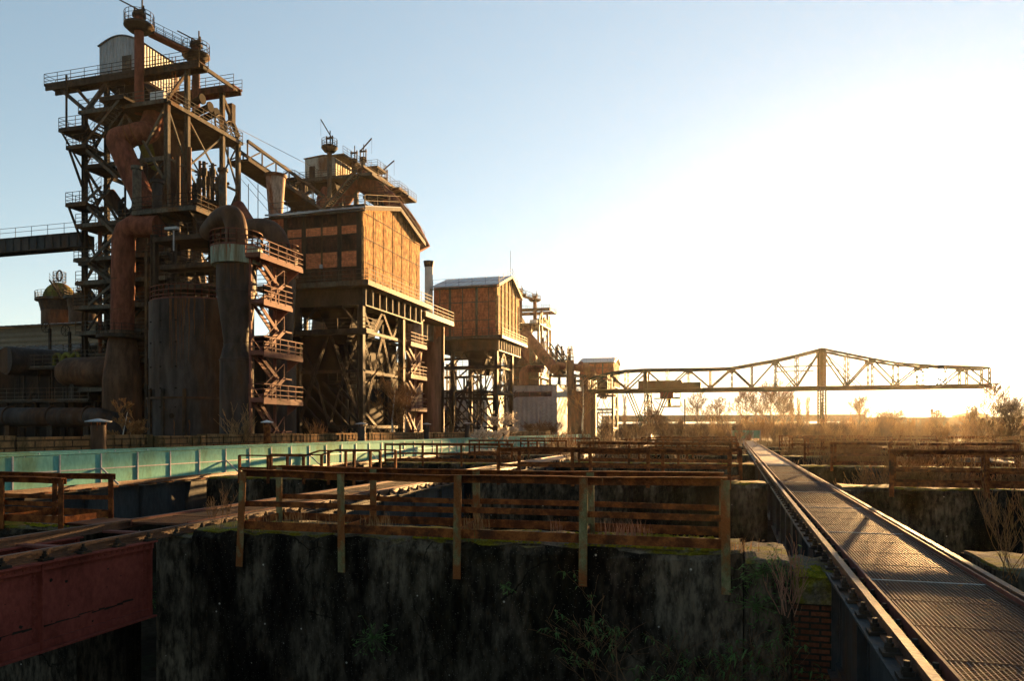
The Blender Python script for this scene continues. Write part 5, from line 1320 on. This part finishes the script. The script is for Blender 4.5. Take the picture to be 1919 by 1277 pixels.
def vessel():
    c = at(158, 698, Y=58); r = 1.42; x0 = at(112, 698, Y=58).x; x1 = c.x + 6
    g = thing('pressure_vessel', 'dark horizontal vessel with a domed end among railings, left of the thick downpipe', 'tank', (c.x, 58, c.z - r))
    pts = [(x0 + .0, .25), (x0 + .15, .75), (x0 + .5, 1.1), (x0 + 1.1, 1.36), (x0 + 1.7, r), (x1, r)]
    MB().tube([(x, 58, c.z) for x, _ in pts], [q for _, q in pts], 28).build('shell', 'tankrust', g)
    for x in (x0 + 2, x1 - 1.5): MB().box(x, x + .5, 57.2, 58.8, -.6, c.z - 1).build('saddle', 'steel', g)
    c = at(12, 676, Y=56); 
    g = thing('round_vessel', 'big round vessel end facing the camera at the left edge', 'tank', (c.x, 56, c.z))
    MB().tube([(c.x, 56, c.z), (c.x + 2.2, 62, c.z)], 1.35, 28).build('shell', 'tank', g); MB().tube([(c.x, 55.9, c.z), (c.x, 56.0, c.z)], 1.2, 28).build('end_cap', 'tankrust', g)
    a, b = at(-40, 781, Y=54), at(196, 783, Y=54)
    g = thing('long_pipe', 'thick dark pipe lying low along the left behind the parapet', 'pipe', (a.x, 54, a.z))
    MB().tube([(a.x - 6, 54, a.z), (b.x - .6, 54, b.z), (b.x + .3, 54.4, b.z - .2), (b.x + .7, 55, b.z - 1.4)], .86, 24).build('pipe', 'tank', g)
    for px in (20, 100, 168): q = at(px, 781, Y=54); MB().tube([(q.x - .07, 54, q.z), (q.x + .07, 54, q.z)], .93, 24).build('pipe_flange', 'tankrust', g); MB().box(q.x - .3, q.x + .3, 53.6, 54.4, -.6, q.z - .8).build('saddle', 'steel', g)
    # pipe racks with railings
    for i, (pl, pr, py, Yv, lab) in enumerate(((32, 112, 690, 57, 'yellowish pipe gallery with railing beside the horizontal vessel'), (0, 165, 752, 56, 'lower pipe gallery with railing above the long dark pipe'), (118, 200, 668, 59, 'walkway with railing on top of the horizontal vessel'))):
        a, b = at(pl, py, Y=Yv), at(pr, py, Y=Yv)
        g = thing('pipe_gallery', lab, 'gallery', (a.x, Yv, a.z))
        pf = MB().box(a.x - (4 if pl == 0 else 0), b.x, Yv, Yv + 1.6, a.z - .18, a.z).build('platform', 'steel', g)
        MB().rail([(a.x - (4 if pl == 0 else 0), Yv + .05, a.z), (b.x, Yv + .05, a.z)], 1.15, .95, .06).build('railing', 'greysteel', g)
        n = 3
        for k in range(n + 1): xx = a.x + (b.x - a.x) * k / n; MB().bar((xx, Yv + .8, -.6), (xx, Yv + .8, a.z - .18), .16).build('post', 'steel', g)
        if i == 0:
            for k in range(3):
                xx = b.x - .6 - k * 1.1; MB().tube(smooth([(xx, Yv + 2, a.z), (xx, Yv + 2, a.z + 1.4), (xx + .9, Yv + 2, a.z + 1.4), (xx + .9, Yv + 2, a.z - .5)], 2), .2, 10).build('pipe_bend', 'dome', g)
            ld = MB()
            for dx in (-.25, .25): ld.bar((a.x + dx, Yv, -.6), (a.x + dx, Yv, a.z + 1), .06)
            for k in range(18): ld.bar((a.x - .25, Yv, a.z - .4 * k), (a.x + .25, Yv, a.z - .4 * k), .04)
            ld.build('ladder', 'steel', g)
        if i == 1:
            MB().stair((a.x + 1.2, Yv + .5, a.z - 1.6), (a.x + 3.4, Yv + .5, a.z + .9), (0, 1, 0), .7).build('stair_flight', 'steel', g)
    for px, pb, lab in ((94, 690, 'left one of two tall valve posts with a handwheel, before the slatted hall'), (131, 680, 'right one of two tall valve posts with a handwheel, before the slatted hall')):
        p, q = at(px, pb, Y=60), at(px, 616 if px == 94 else 622, Y=60); g = thing('valve_post', lab, 'valve', (p.x, p.y, p.z))
        MB().bar((p.x, p.y, -.6), q, .2).build('post', 'steel', g)
        w_ = MB(); r = .52; w_.tube([(q.x - .3 + r * math.cos(t), q.y - .2, q.z + .1 + r * math.sin(t)) for t in (2 * math.pi * k / 18 for k in range(18))], .04, 6, closed=True)
        for k in range(4): t = math.pi * k / 4; w_.bar((q.x - .3 - r * math.cos(t), q.y - .2, q.z + .1 - r * math.sin(t)), (q.x - .3 + r * math.cos(t), q.y - .2, q.z + .1 + r * math.sin(t)), .03)
        w_.build('handwheel', 'steel', g)
vessel()
g = thing('backing_block', 'dark box added as backing behind the legs of the big brick building', 'building', (-48, 82, -.6))  # plain black box added to keep the depth under the building dark
MB().box(-66, -40.5, 76, 88, -.6, 12).build('wall', 'black', g); MB().box(-66.3, -40.2, 75.7, 88.3, 12, 12.3).build('roof', 'steel', g)
g = thing('low_hall', 'low grey hall seen through the lattice legs of the second brick building', 'building', (-56, 132, -.6))
MB().box(-78, -42, 126, 140, -.6, 8.2).build('wall', 'shed', g); MB().box(-78.4, -41.6, 125.6, 140.4, 8.2, 8.5).build('roof', 'greysteel', g)
for k in range(4): MB().box(-74 + 8 * k, -70 + 8 * k, 125.95, 126, 2.5, 5).build('window', 'glass', g)
g = thing('lattice_stand', 'tangle of lattice legs and pipes under and behind the second brick building', 'frame', (-42, 112, -.6))
rnd = random.Random(9)
for x in (-49, -45, -41, -37):
    for y in (110, 118):
        MB().lattice((x, y, -.6), (x, y, 12.4), .5, .13, 1.2).build('leg', 'steel', g)
for k in range(22):
    x = rnd.choice((-49, -45, -41)); y = rnd.choice((110, 118)); z = rnd.choice((0, 3, 6, 9))
    MB().bar((x, y, z), (x + 4, y, z + 3.2), .2).build('brace', 'steel', g)
for z in (3.2, 6.4, 9.6, 12.4):
    fl = MB().box(-49.5, -36.5, 109.6, 110.8, z - .2, z).build('gallery', 'steel', g); MB().rail([(-49.5, 109.7, z), (-36.5, 109.7, z)], 1.0, 1.2, .07).build('railing', 'steel', fl)
# cables from the tall furnace
g = thing('guy_cable', 'thin cables sloping right from the tall furnace to the second one', 'cable', (-49, 80, 25))
for (a, b, da, db) in (((445, 240), (600, 320), 80, 108), ((446, 262), (570, 330), 80, 106), ((460, 330), (545, 425), 82, 70), ((452, 335), (520, 415), 80, 68)):
    MB().tube([at(*a, D=da), at(*b, D=db)], .03, 4).build('cable', 'cable', g)
for px in (484, 466):
    MB().tube([at(px, 345, D=84), at(px, 430, D=84)], .05, 4).build('hanger', 'cable', g)
# ================================================================== PLANTS
def grow(rnd, mb, p, d, L, r, lev, spread=.5, up=.15, kids=(3, 4), shrink=.62, seg=3, n=3, minr=.006, ends=None, tips=None):
    pts, rs = [p], [r]; q, dd = p.copy(), d.normalized()
    for i in range(seg):
        dd = (dd + V((rnd.gauss(0, .13), rnd.gauss(0, .13), rnd.gauss(0, .08) + up * .5))).normalized()
        q = q + dd * L / seg; pts.append(q.copy()); rs.append(max(minr, r * (1 - .5 * (i + 1) / seg)))
    mb.tube(pts, rs, n if lev < 2 or n < 5 else 3, caps=False)
    if ends is not None and lev == 0: ends.append(q.copy())
    if tips is not None: tips.append((q.copy(), dd.copy(), lev))
    if lev == 0: return
    for k in range(rnd.randint(*kids)):
        f = rnd.uniform(.3, 1); i = min(seg - 1, int(f * seg)); b = pts[i].lerp(pts[i + 1], f * seg - i)
        a = rnd.uniform(0, 2 * math.pi); side = V((math.cos(a), math.sin(a), rnd.uniform(-.1, .5)))
        nd = (dd * (1 - spread) + side * spread + V((0, 0, up))).normalized()
        grow(rnd, mb, b, nd, L * rnd.uniform(.75, 1.1) * shrink, max(minr, rs[i] * .6), lev - 1, spread, up, kids, shrink, seg, n, minr, ends, tips)
def shrub_mesh(seed, h, stems, lev=2, spread=.45, up=.2, minr=.009, r0=.02, kids=(3, 5), wide=.5):
    rnd = random.Random(seed); mb = MB()
    for s in range(stems):
        a = rnd.uniform(0, 6.28); d = V((math.cos(a) * wide * rnd.random(), math.sin(a) * wide * rnd.random(), 1))
        grow(rnd, mb, V((rnd.uniform(-.3, .3) * h * .3, rnd.uniform(-.3, .3) * h * .3, 0)), d, h * rnd.uniform(.5, .75), r0, lev, spread, up, kids, .6, 3, 3, minr)
    return mb
def npmesh(mb):
    return np.array(mb.v, dtype=np.float32), np.array([f for f in mb.f], dtype=np.int32)
def merged(name, items, m):
    """items: (verts, quads, x, y, z, scale, rot)"""
    vs, fs, o = [], [], 0
    for v, f, x, y, z, s, a in items:
        c, q = math.cos(a) * s, math.sin(a) * s
        w_ = np.empty_like(v); w_[:, 0] = v[:, 0] * c - v[:, 1] * q + x; w_[:, 1] = v[:, 0] * q + v[:, 1] * c + y; w_[:, 2] = v[:, 2] * s + z
        vs.append(w_); fs.append(f + o); o += len(v)
    v, f = np.concatenate(vs), np.concatenate(fs)
    me = bpy.data.meshes.new(name); me.vertices.add(len(v)); me.vertices.foreach_set('co', v.ravel())
    me.loops.add(f.size); me.loops.foreach_set('vertex_index', f.ravel())
    me.polygons.add(len(f)); me.polygons.foreach_set('loop_start', np.arange(0, f.size, f.shape[1], dtype=np.int32))
    me.update(calc_edges=True); me.materials.append(M[m])
    ob = bpy.data.objects.new(name, me); COL.objects.link(ob); return ob
SH = [npmesh(shrub_mesh(100 + i, 2.6, 12, 2, .42, .22, .009, .016, (5, 7))) for i in range(4)]
TL = [npmesh(shrub_mesh(120 + i, 4.2, 7, 3, .36, .28, .011, .026, (3, 5), .35)) for i in range(3)]
rnd = random.Random(77)
items, gold = [], []
def field(x, y):
    return any(abs(x - c_) < 1.5 for c_ in (1.96, -9.52, -20.3)) and y < 112
for i in range(400):
    y = rnd.uniform(56, 175); x = rnd.uniform(-25 if y < 150 else -16, 62 if y > 70 else 45)
    if field(x, y): continue
    if y < 112 and -19 < x < .5 and y < 80: continue
    s = rnd.uniform(.6, 1.25) * (1.15 if y > 110 else .85)
    z = PLAIN - .1 if y > 96 else FLOOR + 2.4 if y > 68 else FLOOR + .2
    if y < 96: s *= 1.2
    (items if rnd.random() < .55 else gold).append((*rnd.choice(SH), x, y, z, s, rnd.uniform(0, 6.3)))
for i in range(150):
    y = rnd.uniform(100, 300); x = rnd.uniform(-14, 30 + y * .42)
    if field(x, y): continue
    (items if rnd.random() < .5 else gold).append((*rnd.choice(TL), x, y, PLAIN - .1, rnd.uniform(.55, .95), rnd.uniform(0, 6.3)))
for i in range(290):      # growth inside the bunkers
    y = rnd.uniform(38, 95); x = rnd.choice((rnd.uniform(-18.5, .3), rnd.uniform(3.8, 30), rnd.uniform(3.8, 30)))
    if i > 255: y = rnd.uniform(27, 40); x = rnd.uniform(4.2, 22)
    if any(0 < y - w_ < 2.2 for w_ in WALLS): continue
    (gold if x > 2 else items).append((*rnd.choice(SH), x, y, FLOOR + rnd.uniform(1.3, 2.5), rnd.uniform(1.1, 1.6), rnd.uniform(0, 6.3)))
pale = []
SP = [npmesh(shrub_mesh(140 + i, 3.4, 3, 2, .4, .25, .008, .022, (5, 8), .5)) for i in range(4)]
for i in range(190):
    y = rnd.uniform(40, 165); x = rnd.uniform(-16, 40 if y > 60 else 24)
    if field(x, y) or any(0 < y - w_ < 1.8 for w_ in WALLS): continue
    pale.append((*rnd.choice(SP), x, y, PLAIN if y > 96 else FLOOR + rnd.uniform(1.4, 2.6), rnd.uniform(.6, 1.05), rnd.uniform(0, 6.3)))
tag(merged('scrub', pale, 'straw'), 'slender pale stemmed saplings scattered through the scrub', 'scrub', kind='stuff')
tag(merged('scrub', items, 'twig'), 'dense brown winter scrub filling the far bunkers and the ground under the crane', 'scrub', kind='stuff')
tag(merged('scrub', gold, 'twiggold'), 'scrub given a golden sunlit colour, mixed in among the darker winter scrub', 'scrub', kind='stuff')

def tree(px, py_top, Yv, label, kind='round', seed=0, m='twig', group='bare trees beyond the bunkers', z0=PLAIN, name='bare_tree', wide=1.0, minr=.03):
    rnd = random.Random(seed); p = at(px, py_top, Y=Yv); h = p.z - z0
    g = thing(name, label, 'tree', (p.x, Yv, z0), group)
    o = V((p.x, Yv, z0)); tr = MB(); cr = MB()
    if kind == 'poplar':
        tr.tube([o, o + V((.1, 0, h * .5)), o + V((0, 0, h * .97))], [.02 * h + .03, .012 * h, .01], 7)
        for k in range(int(80 * wide)):
            z = h * rnd.uniform(.1, .93); a = rnd.uniform(0, 6.28); grow(rnd, cr, o + V((0, 0, z)), V((math.cos(a) * .5, math.sin(a) * .5, 1.3)), h * .17, .03, 2, .3, .5, (2, 4), .62, 2, 3, minr)
    elif kind == 'round':
        th = h * .16
        tr.tube([o, o + V((rnd.uniform(-.1, .1), 0, th))], [.022 * h, .018 * h], 8)
        for k in range(13):
            a = k * .97 + rnd.uniform(-.3, .3); d = V((math.cos(a) * rnd.uniform(.2, 1) * wide, math.sin(a) * rnd.uniform(.2, 1) * wide, 1.0))
            grow(rnd, cr, o + V((0, 0, th * rnd.uniform(.75, 1))), d, h * .36, .012 * h, 4, .45, .04, (3, 4), .66, 3, 4, minr)
    else:   # upright tree with several leaders
        b = o + V((rnd.uniform(-.3, .3), 0, h * .45))
        tr.tube([o, o.lerp(b, .5) + V((rnd.uniform(-.15, .15), 0, 0)), b, o + V((rnd.uniform(-.4, .4), 0, h * .93))], [.016 * h, .014 * h, .010 * h, .01], 8)
        for k in range(int((30 if kind == 'up' else 17) * wide)):
            f = rnd.uniform(.2, .97); a = rnd.uniform(0, 6.28)
            grow(rnd, cr, o + V((0, 0, h * f)), V((math.cos(a) * .9, math.sin(a) * .9, .75)), h * (.40 if kind == 'up' else .27) * (1.2 - f * .75), .005 * h, 3, .45, .10, (3, 5), .62, 3, 3, minr)
    tr.build('trunk', 'birch' if kind == 'birch' else 'bark', g); cr.build('crown', m, g)
    return g
TREES = [(1665, 748, 190, 'round bare bush tree with a golden crown, between the crane leg and the sun', 'round', 'twig', 1.25), (1612, 752, 195, 'smaller bare tree left of the round golden one', 'up', 'twig', .8),
 (1398, 742, 200, 'thick bare tree below the middle of the crane bridge', 'up', 'twig', 1.2), (1447, 730, 190, 'tallest bare tree crossing the crane bridge', 'up', 'twig', 1.5), (1470, 738, 205, 'slim bare tree right beside the tallest one', 'up', 'twig', 1.0),
 (1308, 748, 215, 'loose bare tree right of the crane cab', 'up', 'twig', 1.0), (1345, 756, 210, 'low bare tree between two thicker ones under the crane', 'up', 'twig', .9), (1156, 750, 260, 'first narrow poplar between the far brick building and the crane leg', 'poplar', 'twig', 1.0), (1171, 748, 262, 'second narrow poplar next to the left crane leg', 'poplar', 'twig', 1.0),
 (1484, 745, 260, 'dark narrow poplar left of the tall crane leg', 'poplar', 'twig', 1.3), (1497, 750, 265, 'pale narrow poplar nearer the tall crane leg', 'poplar', 'twig', .8), (1514, 752, 265, 'short poplar just left of the tall crane leg', 'poplar', 'twig', .9),
 (1898, 718, 105, 'big bare tree at the right edge, dark against the glow', 'round', 'twig', .9), (1862, 738, 112, 'slender bare tree left of the big tree at the right edge', 'up', 'twig', .9), (1755, 776, 180, 'small bare shrub tree right under the sun', 'up', 'twig', .9), (1820, 772, 150, 'thin bare shrub tree halfway between the sun and the right edge', 'up', 'twig', .7),
 (1560, 778, 150, 'low spreading shrub tree right of the foot of the tall crane leg', 'round', 'twig', 1.3), (1240, 770, 140, 'dark dense shrub at the foot of the left crane leg', 'round', 'twig', 1.6), (1225, 775, 150, 'dark upright shrub left of the crane cab', 'up', 'twig', 1.2), (1000, 775, 122, 'wide green brown bush in front of the grey shed', 'round', 'twig', 2.0), (1030, 778, 124, 'smaller bush beside the lit end of the grey shed', 'round', 'twig', 1.6)]
for i, (px, py, Yv, lab, kd, m_, wd) in enumerate(TREES): tree(px, py, Yv, lab, kd, 300 + i, m_, wide=wd, minr=.017 if Yv > 130 else .011)
for i, (px, py, X_, lab, wd) in enumerate(((738, 700, -28.3, 'bare birch sapling in front of the brick building\'s side truss', 1.1), (760, 728, -28.3, 'second birch sapling right of the taller one by the side truss', .9), (1092, 700, -29.0, 'white stemmed birch against the brown tank wall', .7), (232, 764, -28.0, 'bare sapling right of the fat vent pipe', .7), (256, 782, -27.8, 'lower bare sapling two steps right of the fat vent pipe', .6))):
    yv = at(px, py, X=X_).y
    tree(px, py, yv, lab, 'birch', 400 + i, 'twiggold', group='birch saplings on the parapet side', name='birch_tree', wide=wd, minr=.012)
for i, (px, py, X_, h, lab, m_) in enumerate(((452, 812, -27.2, 2.3, 'spreading tan bush in front of the waisted cyclone', 'straw'), (598, 808, -28, 1.6, 'grey bush under the brick building\'s front truss', 'twiggold'), (640, 806, -28.0, 1.2, 'low bush left of the grey capped vent', 'twiggold'), (850, 808, -28, 1.2, 'reddish bush at the foot of the second brick building', 'redstem'), (815, 810, -28, 1.3, 'low twiggy bush before the tall brown tank', 'twiggold'), (700, 808, -28, 1.5, 'bush at the foot of the brick building\'s corner leg', 'twiggold'))):
    p = at(px, py, X=X_); mb = shrub_mesh(500 + i, h, 10, 2, .45, .2, .01, .02, (4, 5), .9)
    ob = mb.build('bare_bush', m_); ob.location = (p.x, p.y, .2 if i == 0 else PLAIN); tag(ob, lab, 'bush', 'bushes along the parapet')
    if i: ob.scale = (1.1, 1.1, 1.6)
# fluffy clematis heap climbing over the far part of the green fence
def fluffy(px, py, X_, lab, seed, h=2.2, n=8):
    rnd = random.Random(seed); p = at(px, py, X=X_); tips = []
    g = thing('seed_bush', lab, 'bush', p, 'pale fluffy bushes by the green fence'); mb = MB()
    for k in range(n):
        a = rnd.uniform(0, 6.28); grow(rnd, mb, p + V((rnd.uniform(-.8, .8), rnd.uniform(-1.5, 1.5), -.8)), V((math.cos(a) * .6, math.sin(a) * .6, 1)), h * .55, .02, 2, .5, .1, (3, 5), .6, 3, 3, .01, None, tips)
    mb.build('stem', 'twiggold', g); fl = MB()
    for q, d, lv_ in tips:
        for _ in range(5):
            c = q + V((rnd.gauss(0, .09), rnd.gauss(0, .09), rnd.gauss(0, .08))); u = V((rnd.gauss(0, 1), rnd.gauss(0, 1), rnd.gauss(0, 1))).normalized(); s = rnd.uniform(.05, .11); v = u.orthogonal().normalized()
            fl.add([c + u * s, c + v * s, c - u * s, c - v * s], [(0, 1, 2, 3)])
    fl.build('seed_head', 'fluff', g)['kind'] = 'stuff'
fluffy(915, 818, -19.0, 'pale fluffy climber over the fence left of the dark rail end', 1, 1.7, 7)
fluffy(940, 798, -24.0, 'tall pale fluffy climber before the grey shed\'s left edge', 2, 2.6, 7)
fluffy(965, 806, -24.0, 'low pale fluffy climber in front of the grey shed', 3, 1.4, 6)
fluffy(905, 850, -18.6, 'fluffy climber hanging down the bunker side below the fence', 4, 1.4, 6)
# near tufts, weeds
def blades(mb, c, n, h, r, rnd, wdt=.006, lean=.35):
    for _ in range(n):
        p = c + V((rnd.gauss(0, r), rnd.gauss(0, r * .6), 0)); a = rnd.uniform(0, 6.28); L = h * rnd.uniform(.45, 1.1); d = V((math.cos(a), math.sin(a), 0)); k = rnd.uniform(0, lean)
        s = d.orthogonal().normalized() * wdt; q0, q1, q2 = p, p + V((0, 0, L * .55)) + d * L * k * .3, p + V((0, 0, L)) + d * L * k
        mb.add([q0 - s, q0 + s, q1 + s * .8, q1 - s * .8, q2], [(0, 1, 2, 3), (3, 2, 4)])
yw = WALLS[0]
for i, (px, dy, n, h, r, m_, lab) in enumerate(((1175, .75, 90, .36, .17, 'redstem', 'thick reddish grass tuft on the nearest wall behind the mid rails'), (1045, .8, 22, .32, .05, 'redstem', 'single thin grass clump on the nearest wall left of the thick tuft'), (897, .8, 50, .34, .12, 'straw', 'tan grass tuft behind the third post of the green railing'), (712, .8, 60, .30, .18, 'straw', 'pale grass tuft on the nearest wall by the second post'), (555, .7, 70, .3, .3, 'straw', 'dry grass by the leaning first post'), (1385, .2, 40, .22, .12, 'straw', 'grass at the right end post of the green railing'), (640, .9, 60, .2, .5, 'straw', 'low grass strip along the top of the nearest wall'), (470, .4, 60, .26, .2, 'straw', 'dry grass at the left end of the nearest wall'), (880, .1, 26, .25, .1, 'leaf', 'green weed hanging at the third post'))):
    p = at(px, 1000, Y=yw + dy); rr = random.Random(600 + i); mb = MB(); blades(mb, V((p.x, yw + dy, -.02)), n, h, r, rr)
    tag(mb.build('grass_tuft', m_), lab, 'grass', 'grass tufts on the nearest wall')
def weed(px, py, Yv, z0, h, stems, lab, m_, seed, lev=1, group='dry weeds at the walkways', minr=.0022, wide=.5):
    rnd = random.Random(seed); p = at(px, py, Y=Yv); mb = MB()
    for s in range(stems):
        a = rnd.uniform(0, 6.28); grow(rnd, mb, V((p.x + rnd.gauss(0, .08), Yv + rnd.gauss(0, .08), z0)), V((math.cos(a) * wide, math.sin(a) * wide, 1.2)), h * rnd.uniform(.6, 1), .0045, lev, .4, .25, (4, 7), .45, 4, 4, minr)
    tag(mb.build('dry_weed', m_), lab, 'weed', group)
weed(412, 980, 10.7, -.05, .62, 7, 'leafless pinkish weed left of the leaning railing post', 'straw', 1, 2)
weed(1490, 1040, 9.9, -.5, .75, 9, 'tall reddish dry weed between the wall end and the right walkway', 'redstem', 2, 1, wide=.3)
weed(1478, 1050, 9.7, -.6, .5, 8, 'shorter dry weed in front of the tall reddish one', 'redstem', 3, 1)
weed(1560, 1000, 15, -1.2, .9, 6, 'bare weed stems under the left rail of the right walkway', 'twig', 4, 2)
weed(1890, 1050, 9.9, -.1, .9, 7, 'bare twiggy bush on the wall stub at the right edge', 'twiggold', 5, 2, wide=.6)
weed(1905, 985, 11.5, -.6, 1.2, 6, 'taller thin bare twigs rising at the right edge', 'twig', 6, 2, wide=.6)
weed(892, 950, 17, -.4, .5, 5, 'dry flower stalk beside the girder of the left walkway', 'straw', 7, 1)
# the buddleia in the foreground pit
def buddleia():
    rnd = random.Random(12); c = at(1290, 1200, Y=9.2); base = V((c.x, 9.6, -2.5)); tips = []
    g = thing('buddleia_shrub', 'sprawling shrub with grey stems and drooping narrow green leaves in the dark foreground pit', 'shrub', base)
    mb = MB()
    for k in range(17):
        a = rnd.uniform(0, 6.28); d = V((math.cos(a) * 1.0, math.sin(a) * .35 - .1, rnd.uniform(.5, 1.3)))
        grow(rnd, mb, base + V((rnd.uniform(-.9, .9), rnd.uniform(-.2, .2), rnd.uniform(-.3, .5))), d, rnd.uniform(.9, 1.5), .009, 3, .5, .02, (2, 4), .66, 4, 4, .0024, None, tips)
    mb.build('stem', 'twig', g); lf = MB()
    for q, d, lv_ in tips:
        if rnd.random() < (.30 if lv_ < 2 else .5) :
            for k in range(rnd.randint(5, 9)):
                a = rnd.uniform(0, 6.28); o = V((math.cos(a), math.sin(a) * .8, rnd.uniform(-.9, .35))).normalized(); s = o.cross(V((0, 0, 1))).normalized() * .012; L = rnd.uniform(.06, .14)
                b = q - d * rnd.uniform(0, .12); m1 = b + o * L * .45 + V((0, 0, .012))
                lf.add([b, m1 + s, b + o * L - V((0, 0, .02)), m1 - s], [(0, 1, 2, 3)])
    lf.build('leaf', 'leaf', g)
buddleia()
rnd = random.Random(31)
for i, (px, py, lab) in enumerate(((1420, 1075, 'small green fern on the wall below the right end post'), (1470, 1070, 'green fern below the mossy step block'), (275, 1120, 'leafy sprig at the end of the red girder'), (1415, 1135, 'dark green sprig low on the wall by the brick corner'), (700, 1195, 'green ivy patch at the foot of the nearest wall'), (950, 1100, 'tiny bright green plant in the middle of the nearest wall'))):
    p = at(px, py, Y=10.35 if px > 300 else 11.6); lf = MB()
    for k in range(60 if i != 5 else 22):
        b = p + V((rnd.gauss(0, .17 if i < 5 else .05), -abs(rnd.gauss(0, .06)), rnd.gauss(0, .13 if i < 5 else .05))); a = rnd.uniform(0, 6.28); o = V((math.cos(a), -.4, math.sin(a))).normalized(); lf.bar(p, b, .003); s = o.orthogonal().normalized() * .011; L = rnd.uniform(.04, .1)
        lf.add([b, b + o * L * .5 + s, b + o * L, b + o * L * .5 - s], [(0, 1, 2, 3)])
    tag(lf.build('wall_plant', 'leaf'), lab, 'plant', 'small plants on the nearest wall')
rnd = random.Random(55); lv_ = MB()
for i in range(420):
    k = rnd.random()
    if k < .5: x, y, z = rnd.uniform(1.42, 2.5), rnd.uniform(3, 60) ** 1.0, .012
    elif k < .7: x, y, z = rnd.uniform(-10, -9), rnd.uniform(11, 40), .012
    else: x, y, z = rnd.uniform(-8.3, .6), WALLS[0] + rnd.uniform(.15, 1.4), .02
    s = rnd.uniform(.012, .038); a = rnd.uniform(0, 6.28); u, v = V((math.cos(a), math.sin(a), rnd.uniform(-.2, .4))) * s, V((-math.sin(a), math.cos(a), rnd.uniform(-.2, .4))) * s * .6
    c = V((x, y, z + .008)); lv_.add([c - u, c - v, c + u, c + v], [(0, 1, 2, 3)])
tag(lv_.build('fallen_leaves', 'deadleaf'), 'dead brown leaves and bits of litter on the gratings and wall tops', 'leaves', kind='stuff')
# snail shells and lichen spots dotted on the wall stay part of its surface
# ================================================================== A PERSON FAR DOWN THE WALKWAY
def person():
    c = at(1375.5, 806, Y=119); h = 1.7; z0 = EYE + .62 - h
    g = thing('person', 'person in dark clothes behind the far green fence ending the right walkway', 'person', (c.x, 119, z0))
    me = MB(); me.lathe((c.x, 119), [(z0, .1), (z0 + .45, .12), (z0 + .85, .18), (z0 + 1.0, .19), (z0 + 1.3, .24), (z0 + 1.42, .2), (z0 + 1.47, .07), (z0 + 1.53, .07)], 14)
    for s in (-1, 1): me.tube([(c.x + s * .22, 119, z0 + 1.38), (c.x + s * .29, 118.95, z0 + 1.08), (c.x + s * .2, 118.8, z0 + .95)], [.06, .05, .04], 8)
    me.build('body', 'black', g)
    MB().lathe((c.x, 119), [(z0 + 1.5, .06), (z0 + 1.56, .095), (z0 + 1.64, .1), (z0 + 1.7, .07), (z0 + 1.73, .01)], 12).build('head', 'stack', g)
    MB().lathe((c.x, 119.02), [(z0 + 1.6, .1), (z0 + 1.68, .11), (z0 + 1.74, .06), (z0 + 1.76, .01)], 12).build('hair', 'rustpipe', g)
    MB().box(c.x - 1.5, c.x + 1.5, 118, 120, PLAIN, z0 - .01).build('viewing_step', 'palesteel', g)
person()
# ================================================================== WINTER AIR
HZM = bpy.data.materials.new('winter_haze'); HZM.use_nodes = True
n_ = HZM.node_tree.nodes; n_.clear(); o_ = n_.new('ShaderNodeOutputMaterial'); v_ = n_.new('ShaderNodeVolumePrincipled')
v_.inputs['Color'].default_value = (.97, .87, .70, 1); v_.inputs['Density'].default_value = .00007; v_.inputs['Anisotropy'].default_value = .7
HZM.node_tree.links.new(v_.outputs[0], o_.inputs['Volume'])
M['haze'] = HZM
hz = MB().box(-260, 420, -40, 700, -7, 48).build('haze', 'haze'); hz['kind'] = 'stuff'; hz['label'] = 'thin golden winter haze over the whole plant'
